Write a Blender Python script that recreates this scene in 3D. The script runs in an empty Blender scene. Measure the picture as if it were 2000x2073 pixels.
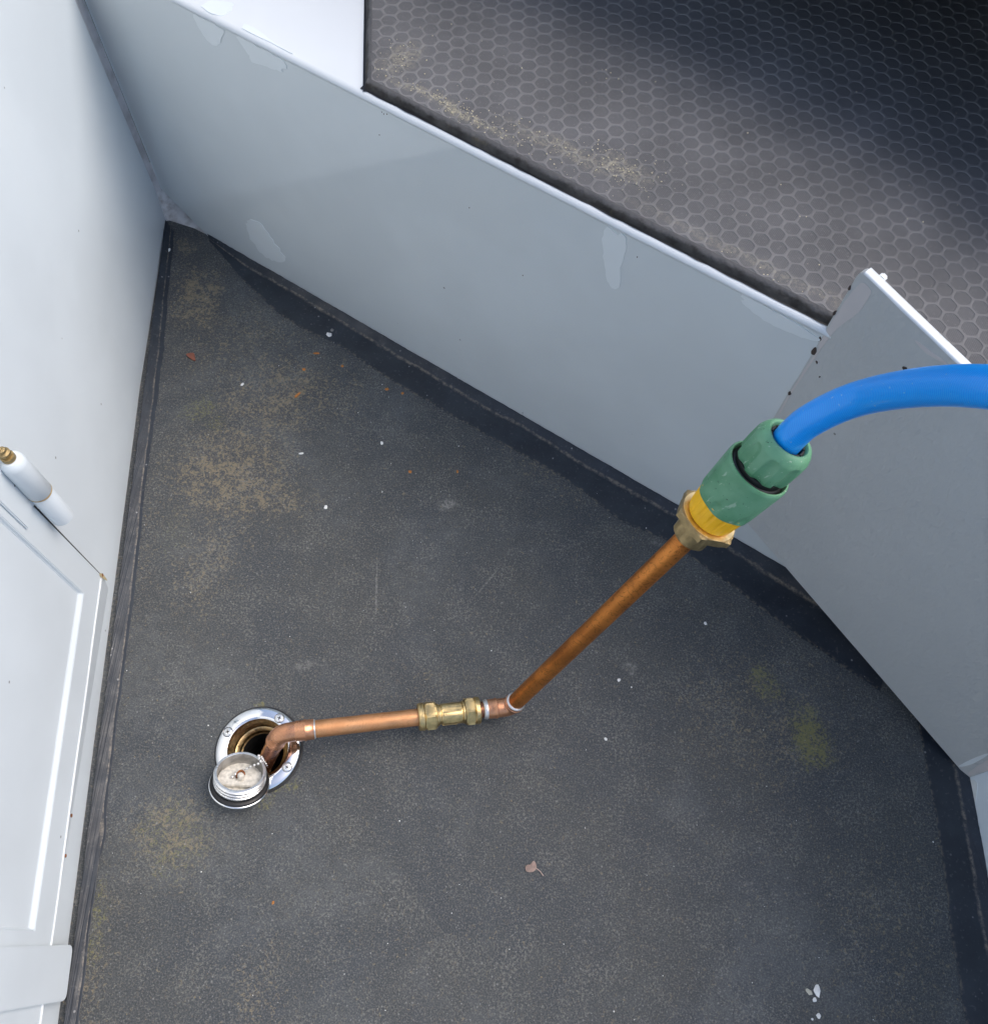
import bpy, bmesh, math, random
from mathutils import Vector, Matrix, noise as mnoise
random.seed(7)
sc = bpy.context.scene
C = sc.collection

# ------------------------------------------------------------------ camera, sky, sun, exposure
cam = bpy.data.cameras.new('camera'); camo = bpy.data.objects.new('camera', cam); C.objects.link(camo)
cam.sensor_fit = 'HORIZONTAL'; cam.sensor_width = 36.0; cam.lens = 36.0 * 1750 / 2000
cam.clip_start = 0.02; cam.clip_end = 500
camo.matrix_world = Matrix(((0.9932, -0.1164, 0, 0), (0.1045, 0.8915, -0.4408, 0), (0.0513, 0.4378, 0.8976, 0.8), (0, 0, 0, 1)))
sc.camera = camo

SUN_EL, SUN_AZ = 53, 20          # degrees; azimuth of the light's source, measured from +X counter-clockwise
world = bpy.data.worlds.new('World'); sc.world = world; world.use_nodes = True
wn = world.node_tree; wn.nodes.clear()
sky = wn.nodes.new('ShaderNodeTexSky'); sky.sky_type = 'NISHITA'; sky.sun_disc = False
sky.sun_elevation = math.radians(SUN_EL); sky.sun_rotation = math.radians(90 - SUN_AZ)
sky.air_density = 1.0; sky.dust_density = 3.2; sky.ozone_density = 0.2
bg = wn.nodes.new('ShaderNodeBackground'); bg.inputs[1].default_value = 0.15
wo = wn.nodes.new('ShaderNodeOutputWorld')
wn.links.new(sky.outputs[0], bg.inputs[0]); wn.links.new(bg.outputs[0], wo.inputs[0])
sun = bpy.data.lights.new('sun', 'SUN'); sun.energy = 0.80; sun.angle = math.radians(44); sun.color = (1.0, 0.97, 0.93)
suno = bpy.data.objects.new('sun', sun); C.objects.link(suno)
_e, _a = math.radians(SUN_EL), math.radians(SUN_AZ)
suno.rotation_euler = Vector((math.cos(_e) * math.cos(_a), math.cos(_e) * math.sin(_a), math.sin(_e))).to_track_quat('Z', 'Y').to_euler()
suno.location = (0, 0, 5)
sc.view_settings.view_transform = 'Standard'; sc.view_settings.look = 'None'
sc.view_settings.exposure = 0.64; sc.view_settings.gamma = 1.0; sc.view_settings.use_curve_mapping = False

# ------------------------------------------------------------------ frames of the place
RA = Vector((-0.37704, 0.71322, 0)); RT = Vector((0.89056, -0.45486, 0)); RN = Vector((-0.45486, -0.89056, 0))   # locker front: along, facing
def R_(s, z, off=0.0): return RA + RT * s + RN * off + Vector((0, 0, z))
def T_(s, w, z): return RA + RT * s - RN * w + Vector((0, 0, z))
W0 = Vector((-0.4317, 0.72848, 0)); WT = Vector((0.17405, -0.98474, 0)); WN = Vector((0.98474, 0.17405, 0))        # bulkhead
def B_(s, z, off=0.0): return W0 + WT * s + WN * off + Vector((0, 0, z))
H0 = Vector((0.46199, 0.17729, 0)); HT = Vector((0.0482, -0.9988, 0)).normalized(); HN = Vector((-0.9988, -0.0482, 0)).normalized()
def H_(s, z, off=0.0): return H0 + HT * s + HN * off + Vector((0, 0, z))

# ------------------------------------------------------------------ node helper
class Mat:
    def __init__(s, name):
        s.m = bpy.data.materials.new(name); s.m.use_nodes = True; s.nt = s.m.node_tree; s.nt.nodes.clear()
        s.out = s.nt.nodes.new('ShaderNodeOutputMaterial'); s.b = s.nt.nodes.new('ShaderNodeBsdfPrincipled')
        s.nt.links.new(s.b.outputs[0], s.out.inputs[0])
        tc = s.nt.nodes.new('ShaderNodeTexCoord'); s.obj = tc.outputs['Object']; s.uv = tc.outputs['UV']; s.gen = tc.outputs['Generated']
    def put(s, sock, v):
        if hasattr(v, 'is_linked'): s.nt.links.new(v, sock)
        else:
            if isinstance(v, (tuple, list)) and len(v) == 3 and sock.type == 'RGBA': v = (*v, 1)
            sock.default_value = v
    def set(s, **k):
        nm = dict(color='Base Color', rough='Roughness', metal='Metallic', spec='Specular IOR Level', coat='Coat Weight', coat_rough='Coat Roughness',
                  normal='Normal', ior='IOR', trans='Transmission Weight', sss='Subsurface Weight', sheen='Sheen Weight')
        for a, v in k.items(): s.put(s.b.inputs[nm[a]], v)
        return s
    def noise(s, scale, detail=3, rough=0.55, vec=None, dist=0.0, col=False):
        n = s.nt.nodes.new('ShaderNodeTexNoise'); n.inputs['Scale'].default_value = scale; n.inputs['Detail'].default_value = detail
        n.inputs['Roughness'].default_value = rough; n.inputs['Distortion'].default_value = dist
        s.nt.links.new(vec or s.obj, n.inputs['Vector']); return n.outputs['Color' if col else 0]
    def voro(s, scale, feat='F1', out=0, vec=None, rnd=1.0):
        n = s.nt.nodes.new('ShaderNodeTexVoronoi'); n.feature = feat; n.inputs['Scale'].default_value = scale
        n.inputs['Randomness'].default_value = rnd
        s.nt.links.new(vec or s.obj, n.inputs['Vector']); return n.outputs[out]
    def wave(s, scale, vec=None, direction='X', dist=0.0, dscale=1.0):
        n = s.nt.nodes.new('ShaderNodeTexWave'); n.bands_direction = direction; n.inputs['Scale'].default_value = scale
        n.inputs['Distortion'].default_value = dist; n.inputs['Detail Scale'].default_value = dscale
        s.nt.links.new(vec or s.obj, n.inputs['Vector']); return n.outputs[1]
    def map(s, scale=(1, 1, 1), rot=(0, 0, 0), loc=(0, 0, 0), vec=None):
        n = s.nt.nodes.new('ShaderNodeMapping'); n.inputs['Scale'].default_value = scale; n.inputs['Rotation'].default_value = rot; n.inputs['Location'].default_value = loc
        s.nt.links.new(vec or s.obj, n.inputs['Vector']); return n.outputs[0]
    def ss(s, v, a, b, x=0.0, y=1.0):       # smoothstep
        n = s.nt.nodes.new('ShaderNodeMapRange'); n.interpolation_type = 'SMOOTHSTEP'
        for i, q in enumerate((v, a, b, x, y)): s.put(n.inputs[i], q)
        return n.outputs[0]
    def math(s, op, a, b=0.0, clamp=False):
        n = s.nt.nodes.new('ShaderNodeMath'); n.operation = op; n.use_clamp = clamp
        s.put(n.inputs[0], a); s.put(n.inputs[1], b); return n.outputs[0]
    def mix(s, f, a, b, mode='MIX'):
        n = s.nt.nodes.new('ShaderNodeMix'); n.data_type = 'RGBA'; n.blend_type = mode; n.clamp_factor = True
        s.put(n.inputs[0], f); s.put(n.inputs[6], a); s.put(n.inputs[7], b); return n.outputs[2]
    def xyz(s, vec=None):
        n = s.nt.nodes.new('ShaderNodeSeparateXYZ'); s.nt.links.new(vec or s.obj, n.inputs[0]); return n.outputs
    def bump(s, h, strength=0.3, dist=0.001, normal=None):
        n = s.nt.nodes.new('ShaderNodeBump'); n.inputs['Strength'].default_value = strength; n.inputs['Distance'].default_value = dist
        s.nt.links.new(h, n.inputs['Height'])
        if normal: s.nt.links.new(normal, n.inputs['Normal'])
        return n.outputs[0]
    def vadd(s, a, b, k):                   # a + b*k  (vector)
        n = s.nt.nodes.new('ShaderNodeVectorMath'); n.operation = 'MULTIPLY_ADD'
        s.put(n.inputs[0], b); n.inputs[1].default_value = (k, k, k); s.put(n.inputs[2], a); return n.outputs[0]
    def blob(s, c, r, vec, soft=0.6):       # 1 inside an ellipse round c, fading to its rim
        mp = s.nt.nodes.new('ShaderNodeMapping'); mp.vector_type = 'TEXTURE'
        mp.inputs['Location'].default_value = (c[0], c[1], 0); mp.inputs['Rotation'].default_value = (0, 0, r[2] if len(r) > 2 else 0)
        mp.inputs['Scale'].default_value = (r[0], r[1], 10)
        s.nt.links.new(vec, mp.inputs['Vector'])
        ln = s.nt.nodes.new('ShaderNodeVectorMath'); ln.operation = 'LENGTH'; s.nt.links.new(mp.outputs[0], ln.inputs[0])
        return s.ss(ln.outputs['Value'], 1.0, 1.0 - soft)

# ------------------------------------------------------------------ materials
def paint(name, col, rough=0.22, wob=0.0, orange=0.0, specks=True, yellow=0.0, spec=0.5, flecks=0.10):
    m = Mat(name)
    big = m.noise(7, 3); fine = m.noise(160, 3)
    c = m.mix(m.ss(big, 0.35, 0.7), tuple(x * 0.965 for x in col), tuple(min(1, x * 1.03) for x in col))
    if yellow: c = m.mix(m.math('MULTIPLY', m.ss(m.noise(14, 4), 0.55, 0.75), yellow), c, (0.62, 0.58, 0.46))
    if specks:
        d = m.voro(55); r = m.voro(55, out=1)
        sp = m.math('MULTIPLY', m.ss(d, 0.075, 0.045), m.ss(m.xyz(r)[0], 0.86, 0.9))
        c = m.mix(m.math('MULTIPLY', sp, 0.75), c, (0.12, 0.115, 0.11))
        if flecks:
            sc_ = m.math('MULTIPLY', m.ss(m.noise(9, 2, vec=m.map((60, 2.2, 60), (0.3, 0.2, 0.7))), 0.72, 0.8), flecks)
            c = m.mix(sc_, c, (0.8, 0.82, 0.84))
    n = m.bump(m.noise(22, 2), 0.02 + wob, 0.002)
    n = m.bump(fine, 0.02, 0.0004, n)
    if orange: n = m.bump(m.noise(190, 2, vec=m.map((1, 1, 0.55))), orange, 0.0009, n)
    m.set(color=c, rough=m.ss(m.noise(30, 3), 0.3, 0.8, rough * 0.85, rough * 1.25), normal=n, spec=spec)
    return m.m

WHITE = paint('white_gloss_paint', (0.70, 0.765, 0.805), 0.36, yellow=0.04, flecks=0.0)
WHITE_EDGE = paint('white_edge_paint', (0.68, 0.72, 0.745), 0.34, specks=False)
GREY = paint('grey_gloss_paint', (0.655, 0.70, 0.71), 0.055, wob=0.02, spec=0.85)
GREY_TOUCH = paint('touch_up_paint', (0.74, 0.785, 0.795), 0.16, wob=0.35, specks=False)
GREY_BOARD = paint('grey_satin_paint', (0.495, 0.51, 0.505), 0.34, orange=1.0)
TAUPE = paint('bare_primer', (0.57, 0.54, 0.53), 0.5, orange=0.2, specks=False)
HULLP = paint('blue_grey_paint', (0.74, 0.82, 0.88), 0.2)

def plain(name, col, rough=0.5, metal=0.0, bump=0.0, bscale=300, var=0.15, vs=60, spec=0.5):
    m = Mat(name); v = m.ss(m.noise(vs, 4), 0.3, 0.7)
    c = m.mix(v, tuple(x * (1 - var) for x in col), tuple(min(1, x * (1 + var)) for x in col))
    m.set(color=c, rough=m.ss(m.noise(vs * 2, 3), 0.3, 0.75, rough * 0.8, min(1, rough * 1.25)), metal=metal, spec=spec)
    if bump: m.set(normal=m.bump(m.noise(bscale, 3), bump, 0.0006))
    return m.m
DARKCHIP = plain('rusty_chip', (0.06, 0.042, 0.036), 0.8)
BLACK = plain('black_rubber_and_shade', (0.012, 0.012, 0.013), 0.45)  # rubber parts; also the painted shade of narrow gaps
VOID = plain('dark_interior', (0.006, 0.006, 0.007), 0.9)  # near-black colour paints in the shade inside hollows
CHROME = plain('chrome', (0.88, 0.89, 0.90), 0.07, 1.0, var=0.03, bump=0.05, bscale=60)
CHROME_DULL = plain('worn_chrome', (0.84, 0.84, 0.83), 0.30, 0.9, var=0.06, bump=0.06)
STEEL_EDGE = plain('dark_chrome', (0.30, 0.30, 0.31), 0.2, 1.0)
BRASS = plain('brass', (0.64, 0.48, 0.23), 0.38, 1.0, var=0.22, vs=140, bump=0.25, bscale=700)
BRASS_BRIGHT = plain('machined_brass', (0.86, 0.70, 0.40), 0.42, 1.0, var=0.12, vs=140, bump=0.1, bscale=500)
BRASS_CAST = plain('cast_brass', (0.40, 0.30, 0.15), 0.42, 0.9, var=0.15, vs=300, bump=0.7, bscale=1600)
BRASS_OLD = plain('old_brass', (0.62, 0.46, 0.24), 0.34, 1.0, var=0.35, vs=160, bump=0.3)
SOLDER = plain('solder', (0.78, 0.77, 0.75), 0.35, 0.8, bump=0.4, bscale=500)
LIME = plain('limescale', (0.66, 0.63, 0.56), 0.8, bump=0.8, bscale=420, var=0.22, vs=240)
RUST = plain('rust', (0.24, 0.085, 0.025), 0.85, bump=0.5, var=0.4, vs=300)
CHALK = plain('white_flake', (0.82, 0.82, 0.80), 0.7, bump=0.4, bscale=800)
CREAM = plain('cream_flake', (0.55, 0.53, 0.44), 0.8, bump=0.4)
GREYPEB = plain('grey_pebble', (0.22, 0.22, 0.21), 0.8, bump=0.4)
LEAF = plain('dry_leaf', (0.56, 0.42, 0.36), 0.7, bump=0.5, bscale=900, vs=300)
REDCHIP = plain('red_brown_flake', (0.22, 0.075, 0.045), 0.6, bump=0.4)
YELLOW = plain('yellow_plastic', (1.0, 0.52, 0.012), 0.5, var=0.06)
SAND = plain('sand', (0.52, 0.47, 0.33), 0.9)
OCHRE = plain('ochre_grit', (0.20, 0.16, 0.10), 0.9)
SEAM = Mat('dirty_white_seam')
_c = SEAM.mix(SEAM.ss(SEAM.noise(45, 4), 0.42, 0.7), (0.60, 0.605, 0.63), (0.42, 0.42, 0.43))
_c = SEAM.mix(SEAM.ss(SEAM.noise(120, 3), 0.68, 0.74), _c, (0.10, 0.08, 0.06))
SEAM.set(color=_c, rough=0.45, normal=SEAM.bump(SEAM.noise(70, 3), 0.6, 0.003)); SEAM = SEAM.m
GAPW = Mat('grimy_white')
_c = GAPW.mix(GAPW.ss(GAPW.noise(60, 5), 0.4, 0.75), (0.55, 0.54, 0.53), (0.22, 0.19, 0.16))
GAPW.set(color=_c, rough=0.7, normal=GAPW.bump(GAPW.noise(150, 3), 0.5, 0.002)); GAPW = GAPW.m

# copper: bright and tarnished
def copper(name, col, dark, amount, rough):
    m = Mat(name)
    cells = m.noise(95, 3, 0.6, dist=1.2)
    c = m.mix(m.ss(m.noise(40, 4), 0.35, 0.7), col, tuple(a * 0.55 + b * 0.45 for a, b in zip(col, dark)))
    line = m.math('ABSOLUTE', m.math('SUBTRACT', cells, 0.5))
    c = m.mix(m.math('MULTIPLY', m.ss(line, 0.022, 0.006), amount), c, dark)
    c = m.mix(m.math('MULTIPLY', m.ss(m.noise(170, 4, 0.65), 0.62, 0.70), amount), c, tuple(x * 0.7 for x in dark))
    m.set(color=c, metal=0.85, rough=m.ss(m.noise(60, 3), 0.3, 0.7, rough * 0.8, rough * 1.35), normal=m.bump(m.noise(240, 3), 0.12, 0.0006))
    return m.m
COPPER = copper('copper', (0.70, 0.365, 0.175), (0.46, 0.20, 0.08), 0.3, 0.46)
COPPER_FIT = copper('copper_fitting', (0.72, 0.36, 0.20), (0.38, 0.17, 0.09), 0.35, 0.30)
COPPER_DULL = copper('tarnished_copper', (0.76, 0.285, 0.065), (0.26, 0.08, 0.022), 0.5, 0.36)
COPPER_WET = copper('brown_copper', (0.30, 0.13, 0.075), (0.10, 0.04, 0.025), 0.7, 0.25)

# weathered green plastic
g = Mat('green_plastic')
_p = g.noise(28, 4)
_c = g.mix(g.ss(_p, 0.35, 0.68), (0.078, 0.250, 0.122), (0.150, 0.350, 0.205))
_sc = g.math('MULTIPLY', g.ss(g.noise(55, 3, vec=g.map((1, 6, 1.4), (0.4, 0.5, 0.2))), 0.66, 0.72), 0.55)
_c = g.mix(_sc, _c, (0.42, 0.55, 0.42))
_c = g.mix(g.math('MULTIPLY', g.ss(g.noise(500, 2), 0.69, 0.74), 0.5), _c, (0.55, 0.62, 0.50))
_c = g.mix(g.math('MULTIPLY', g.ss(g.noise(420, 2, vec=g.map((1, 1, 1), (1, 1, 0))), 0.70, 0.74), 0.7), _c, (0.02, 0.05, 0.03))
g.set(color=_c, rough=g.ss(g.noise(60, 3), 0.3, 0.7, 0.32, 0.55), normal=g.bump(g.noise(260, 3), 0.2, 0.0006)); GREEN = g.m
# blue braided hose
h = Mat('blue_hose')
_uv = h.map((1, 1, 1), vec=h.uv)
_hel = h.wave(0.5, vec=h.map((2 * 9, 900, 1), vec=h.uv), direction='DIAGONAL')
_c = h.mix(h.math('MULTIPLY', _hel, 0.6), (0.0003, 0.37, 1.0), (0.0003, 0.24, 0.93))
_v = h.xyz(h.uv)
_ln = h.ss(h.math('ABSOLUTE', h.math('SUBTRACT', _v[0], 0.615)), 0.010, 0.004)
_c = h.mix(h.math('MULTIPLY', _ln, 0.5), _c, (0.002, 0.05, 0.36))
_c = h.mix(h.math('MULTIPLY', h.ss(h.noise(320, 2), 0.70, 0.76), 0.7), _c, (0.35, 0.6, 0.85))
h.set(color=_c, rough=0.30, coat=0.35, coat_rough=0.08, sss=0.0, normal=h.bump(_hel, 0.16, 0.0008)); HOSE = h.m

# the deck: gritty black-grey paint with silt, moss and wear
d = Mat('gritty_deck_paint')
wob = d.noise(26, 4, 0.6, col=True)
wv = d.vadd(d.obj, wob, 0.055); wv = d.vadd(wv, (0.5, 0.5, 0.5), -0.055)
big = d.noise(9, 4, 0.6); mid = d.noise(38, 5, 0.65); fine = d.noise(260, 9, 0.82, dist=0.6); grain = d.noise(700, 3, 0.7)
c = d.mix(d.ss(big, 0.38, 0.64), (0.041, 0.049, 0.058), (0.053, 0.058, 0.060))
c = d.mix(d.ss(mid, 0.40, 0.66), c, d.mix(0.5, c, (0.076, 0.083, 0.085)))
c = d.mix(d.math('MULTIPLY', d.ss(grain, 0.52, 0.64), 0.75), c, (0.15, 0.15, 0.14))
c = d.mix(d.math('MULTIPLY', d.ss(grain, 0.48, 0.36), 0.62), c, (0.016, 0.018, 0.023))
ochre = None
for (cc, r, k) in [((-0.24944, 0.50273), (0.11, 0.09, 0.6), 0.9), ((-0.27372, 0.40099), (0.10, 0.10), 1.0), ((-0.27285, 0.29551), (0.06, 0.09), 0.55), ((-0.20983, 0.52129), (0.10, 0.06, -0.5), 0.55), ((-0.3668, 0.62266), (0.05, 0.08, 0.3), 1.0), ((-0.39854, 0.6889), (0.022, 0.03, 0.3), 1.0), ((-0.29576, 0.5626), (0.12, 0.10, 0.5), 0.5),
                   ((-0.22258, 0.37882), (0.06, 0.035), 0.85), ((-0.24104, 0.05115), (0.06, 0.06), 0.75), ((-0.27757, -0.05075), (0.02, 0.10), 0.55), ((-0.33623, 0.26161), (0.03, 0.20, 0.1), 0.35),
                   ((-0.03543, 0.20033), (0.045, 0.05), 0.32), ((-0.1446, -0.05463), (0.03, 0.05), 0.5), ((0.27118, 0.21303), (0.12, 0.11), 0.55), ((0.37532, 0.03568), (0.09, 0.16), 0.35), ((0.07286, 0.45324), (0.14, 0.05, -0.5), 0.4)]:
    b = d.math('MULTIPLY', d.blob(cc, r, wv, 0.85), k)
    ochre = b if ochre is None else d.math('MAXIMUM', ochre, b)
fl = d.math('MULTIPLY', d.ss(fine, 0.43, 0.62), d.ss(grain, 0.30, 0.60, 0.55, 1.0)); fl2 = d.ss(d.noise(70, 8, 0.75), 0.42, 0.60)
flk = d.noise(430, 5, 0.75); flk2 = d.noise(300, 6, 0.8, dist=0.8)
om = d.math('MULTIPLY', ochre, d.math('ADD', d.math('MULTIPLY', fl2, 0.75), 0.42))
om = d.ss(d.math('ADD', flk2, d.math('MULTIPLY', om, 0.148)), 0.565, 0.675)
c = d.mix(d.math('MULTIPLY', om, 0.92), c, (0.215, 0.178, 0.118))
strk = d.ss(d.noise(150, 4, 0.7, vec=d.map((1, 2.6, 1), (0, 0, 0.5)), dist=1.5), 0.56, 0.68)
thin = d.math('MAXIMUM', d.math('MULTIPLY', d.ss(d.noise(24, 5, 0.7), 0.42, 0.62), 0.075), d.math('MULTIPLY', d.math('MULTIPLY', strk, d.ss(d.noise(17, 4, 0.7), 0.40, 0.60)), 0.11))
thin = d.math('MULTIPLY', d.ss(d.math('ADD', flk, thin), 0.575, 0.665), 0.72)
c = d.mix(thin, c, (0.185, 0.183, 0.165))
moss = None
for (cc, r, k) in [((0.27932, 0.24479), (0.022, 0.032, 0.3), 1.1), ((0.31715, 0.19989), (0.026, 0.038, 0.2), 1.3), ((-0.33155, 0.47531), (0.03, 0.02, 0.5), 0.6), ((-0.30458, 0.46334), (0.018, 0.022), 0.5),
                   ((-0.23999, 0.04727), (0.045, 0.05), 0.45), ((-0.1614, 0.08652), (0.009, 0.008), 0.9), ((-0.19059, 0.16815), (0.014, 0.005), 0.8), ((-0.16149, 0.09696), (0.03, 0.008, 0.5), 0.7), ((-0.28515, -0.02634), (0.015, 0.06), 0.5), ((-0.31568, 0.32759), (0.02, 0.05), 0.2)]:
    b = d.math('MULTIPLY', d.blob(cc, r, wv, 0.8), k)
    moss = b if moss is None else d.math('MAXIMUM', moss, b)
mm = d.ss(d.math('ADD', d.noise(360, 6, 0.8, dist=0.6), d.math('MULTIPLY', d.math('MULTIPLY', moss, d.ss(d.noise(60, 6, 0.75), 0.36, 0.56, 0.35, 1.0)), 0.14)), 0.55, 0.68)
c = d.mix(d.math('MULTIPLY', mm, d.ss(moss, 0.0, 0.30, 0.0, 0.72)), c, (0.205, 0.192, 0.062))
scuff = None
for (cc, r, k) in [((-0.04896, 0.39474), (0.016, 0.010, 0.3), 0.8), ((0.14622, 0.24586), (0.012, 0.006, 0.1), 0.7), ((0.14878, 0.24034), (0.006, 0.004), 0.7), ((-0.16035, 0.21005), (0.014, 0.006, 0.3), 0.45), ((0.25575, 0.06547), (0.008, 0.002, 0.3), 0.5),
                   ((-0.10509, 0.29045), (0.0016, 0.055, 0.14), 0.55), ((0.00088, 0.31417), (0.0012, 0.030, -0.55), 0.5), ((0.16951, 0.37894), (0.010, 0.005), 0.5), ((0.2456, 0.36108), (0.012, 0.007, -0.4), 0.5), ((0.26294, 0.34812), (0.008, 0.005, -0.4), 0.6)]:
    b = d.math('MULTIPLY', d.blob(cc, r, d.vadd(d.obj, d.noise(160, 2, col=True), 0.0), 0.9), k)
    scuff = b if scuff is None else d.math('MAXIMUM', scuff, b)
c = d.mix(d.math('MULTIPLY', scuff, d.ss(d.noise(190, 6, 0.8), 0.40, 0.60)), c, (0.30, 0.29, 0.275))
sv = d.voro(210); sr = d.xyz(d.voro(210, out=1))[0]
spk = d.math('MULTIPLY', d.ss(sv, 0.22, 0.10), d.ss(sr, 0.90, 0.93))
film = d.math('MULTIPLY', d.ss(d.noise(6, 5, 0.65, dist=0.8), 0.46, 0.66), d.ss(d.noise(90, 6, 0.75), 0.30, 0.62))
c = d.mix(d.math('MULTIPLY', film, 0.24), c, (0.17, 0.185, 0.195))
c = d.mix(d.math('MULTIPLY', spk, 0.45), c, (0.32, 0.315, 0.30))
sv2 = d.voro(420); sr2 = d.xyz(d.voro(420, out=1))[1]
c = d.mix(d.math('MULTIPLY', d.math('MULTIPLY', d.ss(sv2, 0.30, 0.12), d.ss(sr2, 0.86, 0.9)), 0.5), c, (0.30, 0.30, 0.30))
hgt = d.math('ADD', d.math('MULTIPLY', grain, 0.7), d.math('MULTIPLY', fine, 0.6))
d.set(color=c, rough=d.ss(mid, 0.3, 0.7, 0.46, 0.66), spec=0.45, normal=d.bump(hgt, 0.6, 0.0012)); DECK = d.m

# smooth black border band: dust on top, u across (0 wall .. 1 grit), v along in metres
s_ = Mat('smooth_black_sealer')
u_ = s_.xyz(s_.uv)
wobu = s_.math('MULTIPLY', s_.math('SUBTRACT', s_.noise(90, 6, 0.7), 0.5), 0.12)
uu = s_.math('ADD', u_[0], wobu)
c = s_.mix(s_.ss(s_.noise(26, 4), 0.35, 0.7), (0.014, 0.020, 0.030), (0.024, 0.032, 0.044))
dust = s_.ss(s_.math('ABSOLUTE', s_.math('SUBTRACT', uu, 0.30)), 0.055, 0.004)
dust = s_.math('MULTIPLY', dust, s_.math('ADD', s_.math('MULTIPLY', s_.ss(s_.noise(190, 7, 0.75), 0.40, 0.62), 0.8), 0.04))
c = s_.mix(dust, c, (0.20, 0.175, 0.14))
edge = s_.math('MULTIPLY', s_.ss(u_[0], 0.90, 1.0), s_.ss(s_.noise(220, 4), 0.42, 0.62))
c = s_.mix(s_.math('MULTIPLY', edge, 0.8), c, (0.16, 0.14, 0.11))
pv_ = s_.voro(160); pr_ = s_.xyz(s_.voro(160, out=1))[0]
c = s_.mix(s_.math('MULTIPLY', s_.math('MULTIPLY', s_.ss(pv_, 0.20, 0.10), s_.ss(pr_, 0.9, 0.93)), 0.7), c, (0.30, 0.30, 0.30))
c = s_.mix(s_.math('MULTIPLY', s_.ss(s_.noise(300, 3), 0.60, 0.70), 0.35), c, (0.12, 0.12, 0.12))
s_.set(color=c, rough=s_.ss(s_.noise(50, 3), 0.3, 0.7, 0.32, 0.55), normal=s_.bump(s_.noise(110, 3), 0.30, 0.0015)); SEALER = s_.m

# hexagon mat
def mat_rubber(name, col, weave):
    m = Mat(name)
    rv = m.map((1, 1, 1), (0, 0, math.radians(27.06)))
    c = m.mix(m.ss(m.noise(18, 4), 0.35, 0.7), tuple(x * 0.88 for x in col), tuple(x * 1.12 for x in col))
    wv_ = m.math('MULTIPLY', m.wave(260, rv, 'X'), m.wave(260, rv, 'Y'))
    if not weave: c = m.mix(m.math('MULTIPLY', m.ss(m.noise(42, 5, 0.7), 0.46, 0.68), 0.45), c, (0.100, 0.101, 0.107))
    if weave:
        c = m.mix(m.math('MULTIPLY', m.ss(wv_, 0.1, 0.6), 0.30), c, tuple(x * 1.9 for x in col))
    c = m.mix(m.math('MULTIPLY', m.ss(m.noise(500, 3, 0.7), 0.55, 0.70), 0.4), c, (0.20, 0.20, 0.195))
    c = m.mix(m.math('MULTIPLY', m.ss(m.noise(30, 5, 0.7), 0.60, 0.75), 0.15), c, (0.17, 0.165, 0.15))
    dv_ = m.vadd(m.vadd(m.obj, m.noise(40, 4, col=True), 0.02), (0.5, 0.5, 0.5), -0.02); dm = None
    for s0, w0, ra, rb, k in ((0.335, 0.021, 0.085, 0.007, 1.0), (0.43, 0.036, 0.08, 0.012, 0.55), (0.475, 0.045, 0.035, 0.016, 0.8), (0.268, 0.045, 0.02, 0.035, 0.6), (0.60, 0.02, 0.15, 0.010, 0.35)):
        p0 = T_(s0, w0, 0); b = m.math('MULTIPLY', m.blob((p0.x, p0.y), (ra, rb, math.radians(-27.06)), dv_, 0.9), k)
        dm = b if dm is None else m.math('MAXIMUM', dm, b)
    c = m.mix(m.math('MULTIPLY', dm, m.ss(m.noise(330, 7, 0.8), 0.42, 0.62)), c, (0.36, 0.335, 0.255))
    hh = m.math('ADD', m.math('MULTIPLY', wv_, 0.7 if weave else 0.15), m.math('MULTIPLY', m.noise(600, 2), 0.5))
    m.set(color=c, rough=0.72, spec=0.35, normal=m.bump(hh, 0.5, 0.0006)); return m.m
MAT_CELL = mat_rubber('mat_rubber', (0.106, 0.107, 0.112), True)
MAT_RIDGE = mat_rubber('mat_ridge', (0.168, 0.168, 0.171), False)
e_ = Mat('mat_grimy_shaded_edge')
c = e_.mix(e_.ss(e_.noise(80, 4), 0.4, 0.66), (0.045, 0.043, 0.041), (0.016, 0.014, 0.012))
c = e_.mix(e_.math('MULTIPLY', e_.ss(e_.noise(35, 5, 0.7), 0.55, 0.7), 0.5), c, (0.10, 0.085, 0.05))
ue = e_.math('ADD', e_.xyz(e_.uv)[0], e_.math('MULTIPLY', e_.math('SUBTRACT', e_.noise(55, 5, 0.7), 0.5), 0.9))
c = e_.mix(e_.ss(ue, 0.55, 0.22), c, (0.095, 0.094, 0.096))  # foot of the edge darker: grime plus gap shade put into the colour
e_.set(color=c, rough=0.8, normal=e_.bump(e_.noise(170, 4), 0.8, 0.002)); MAT_EDGE = e_.m
wtr = Mat('canal_water'); wtr.set(color=(0.03, 0.035, 0.03), rough=0.08, normal=wtr.bump(wtr.noise(3, 3), 0.2, 0.05)); WATER = wtr.m

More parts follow.
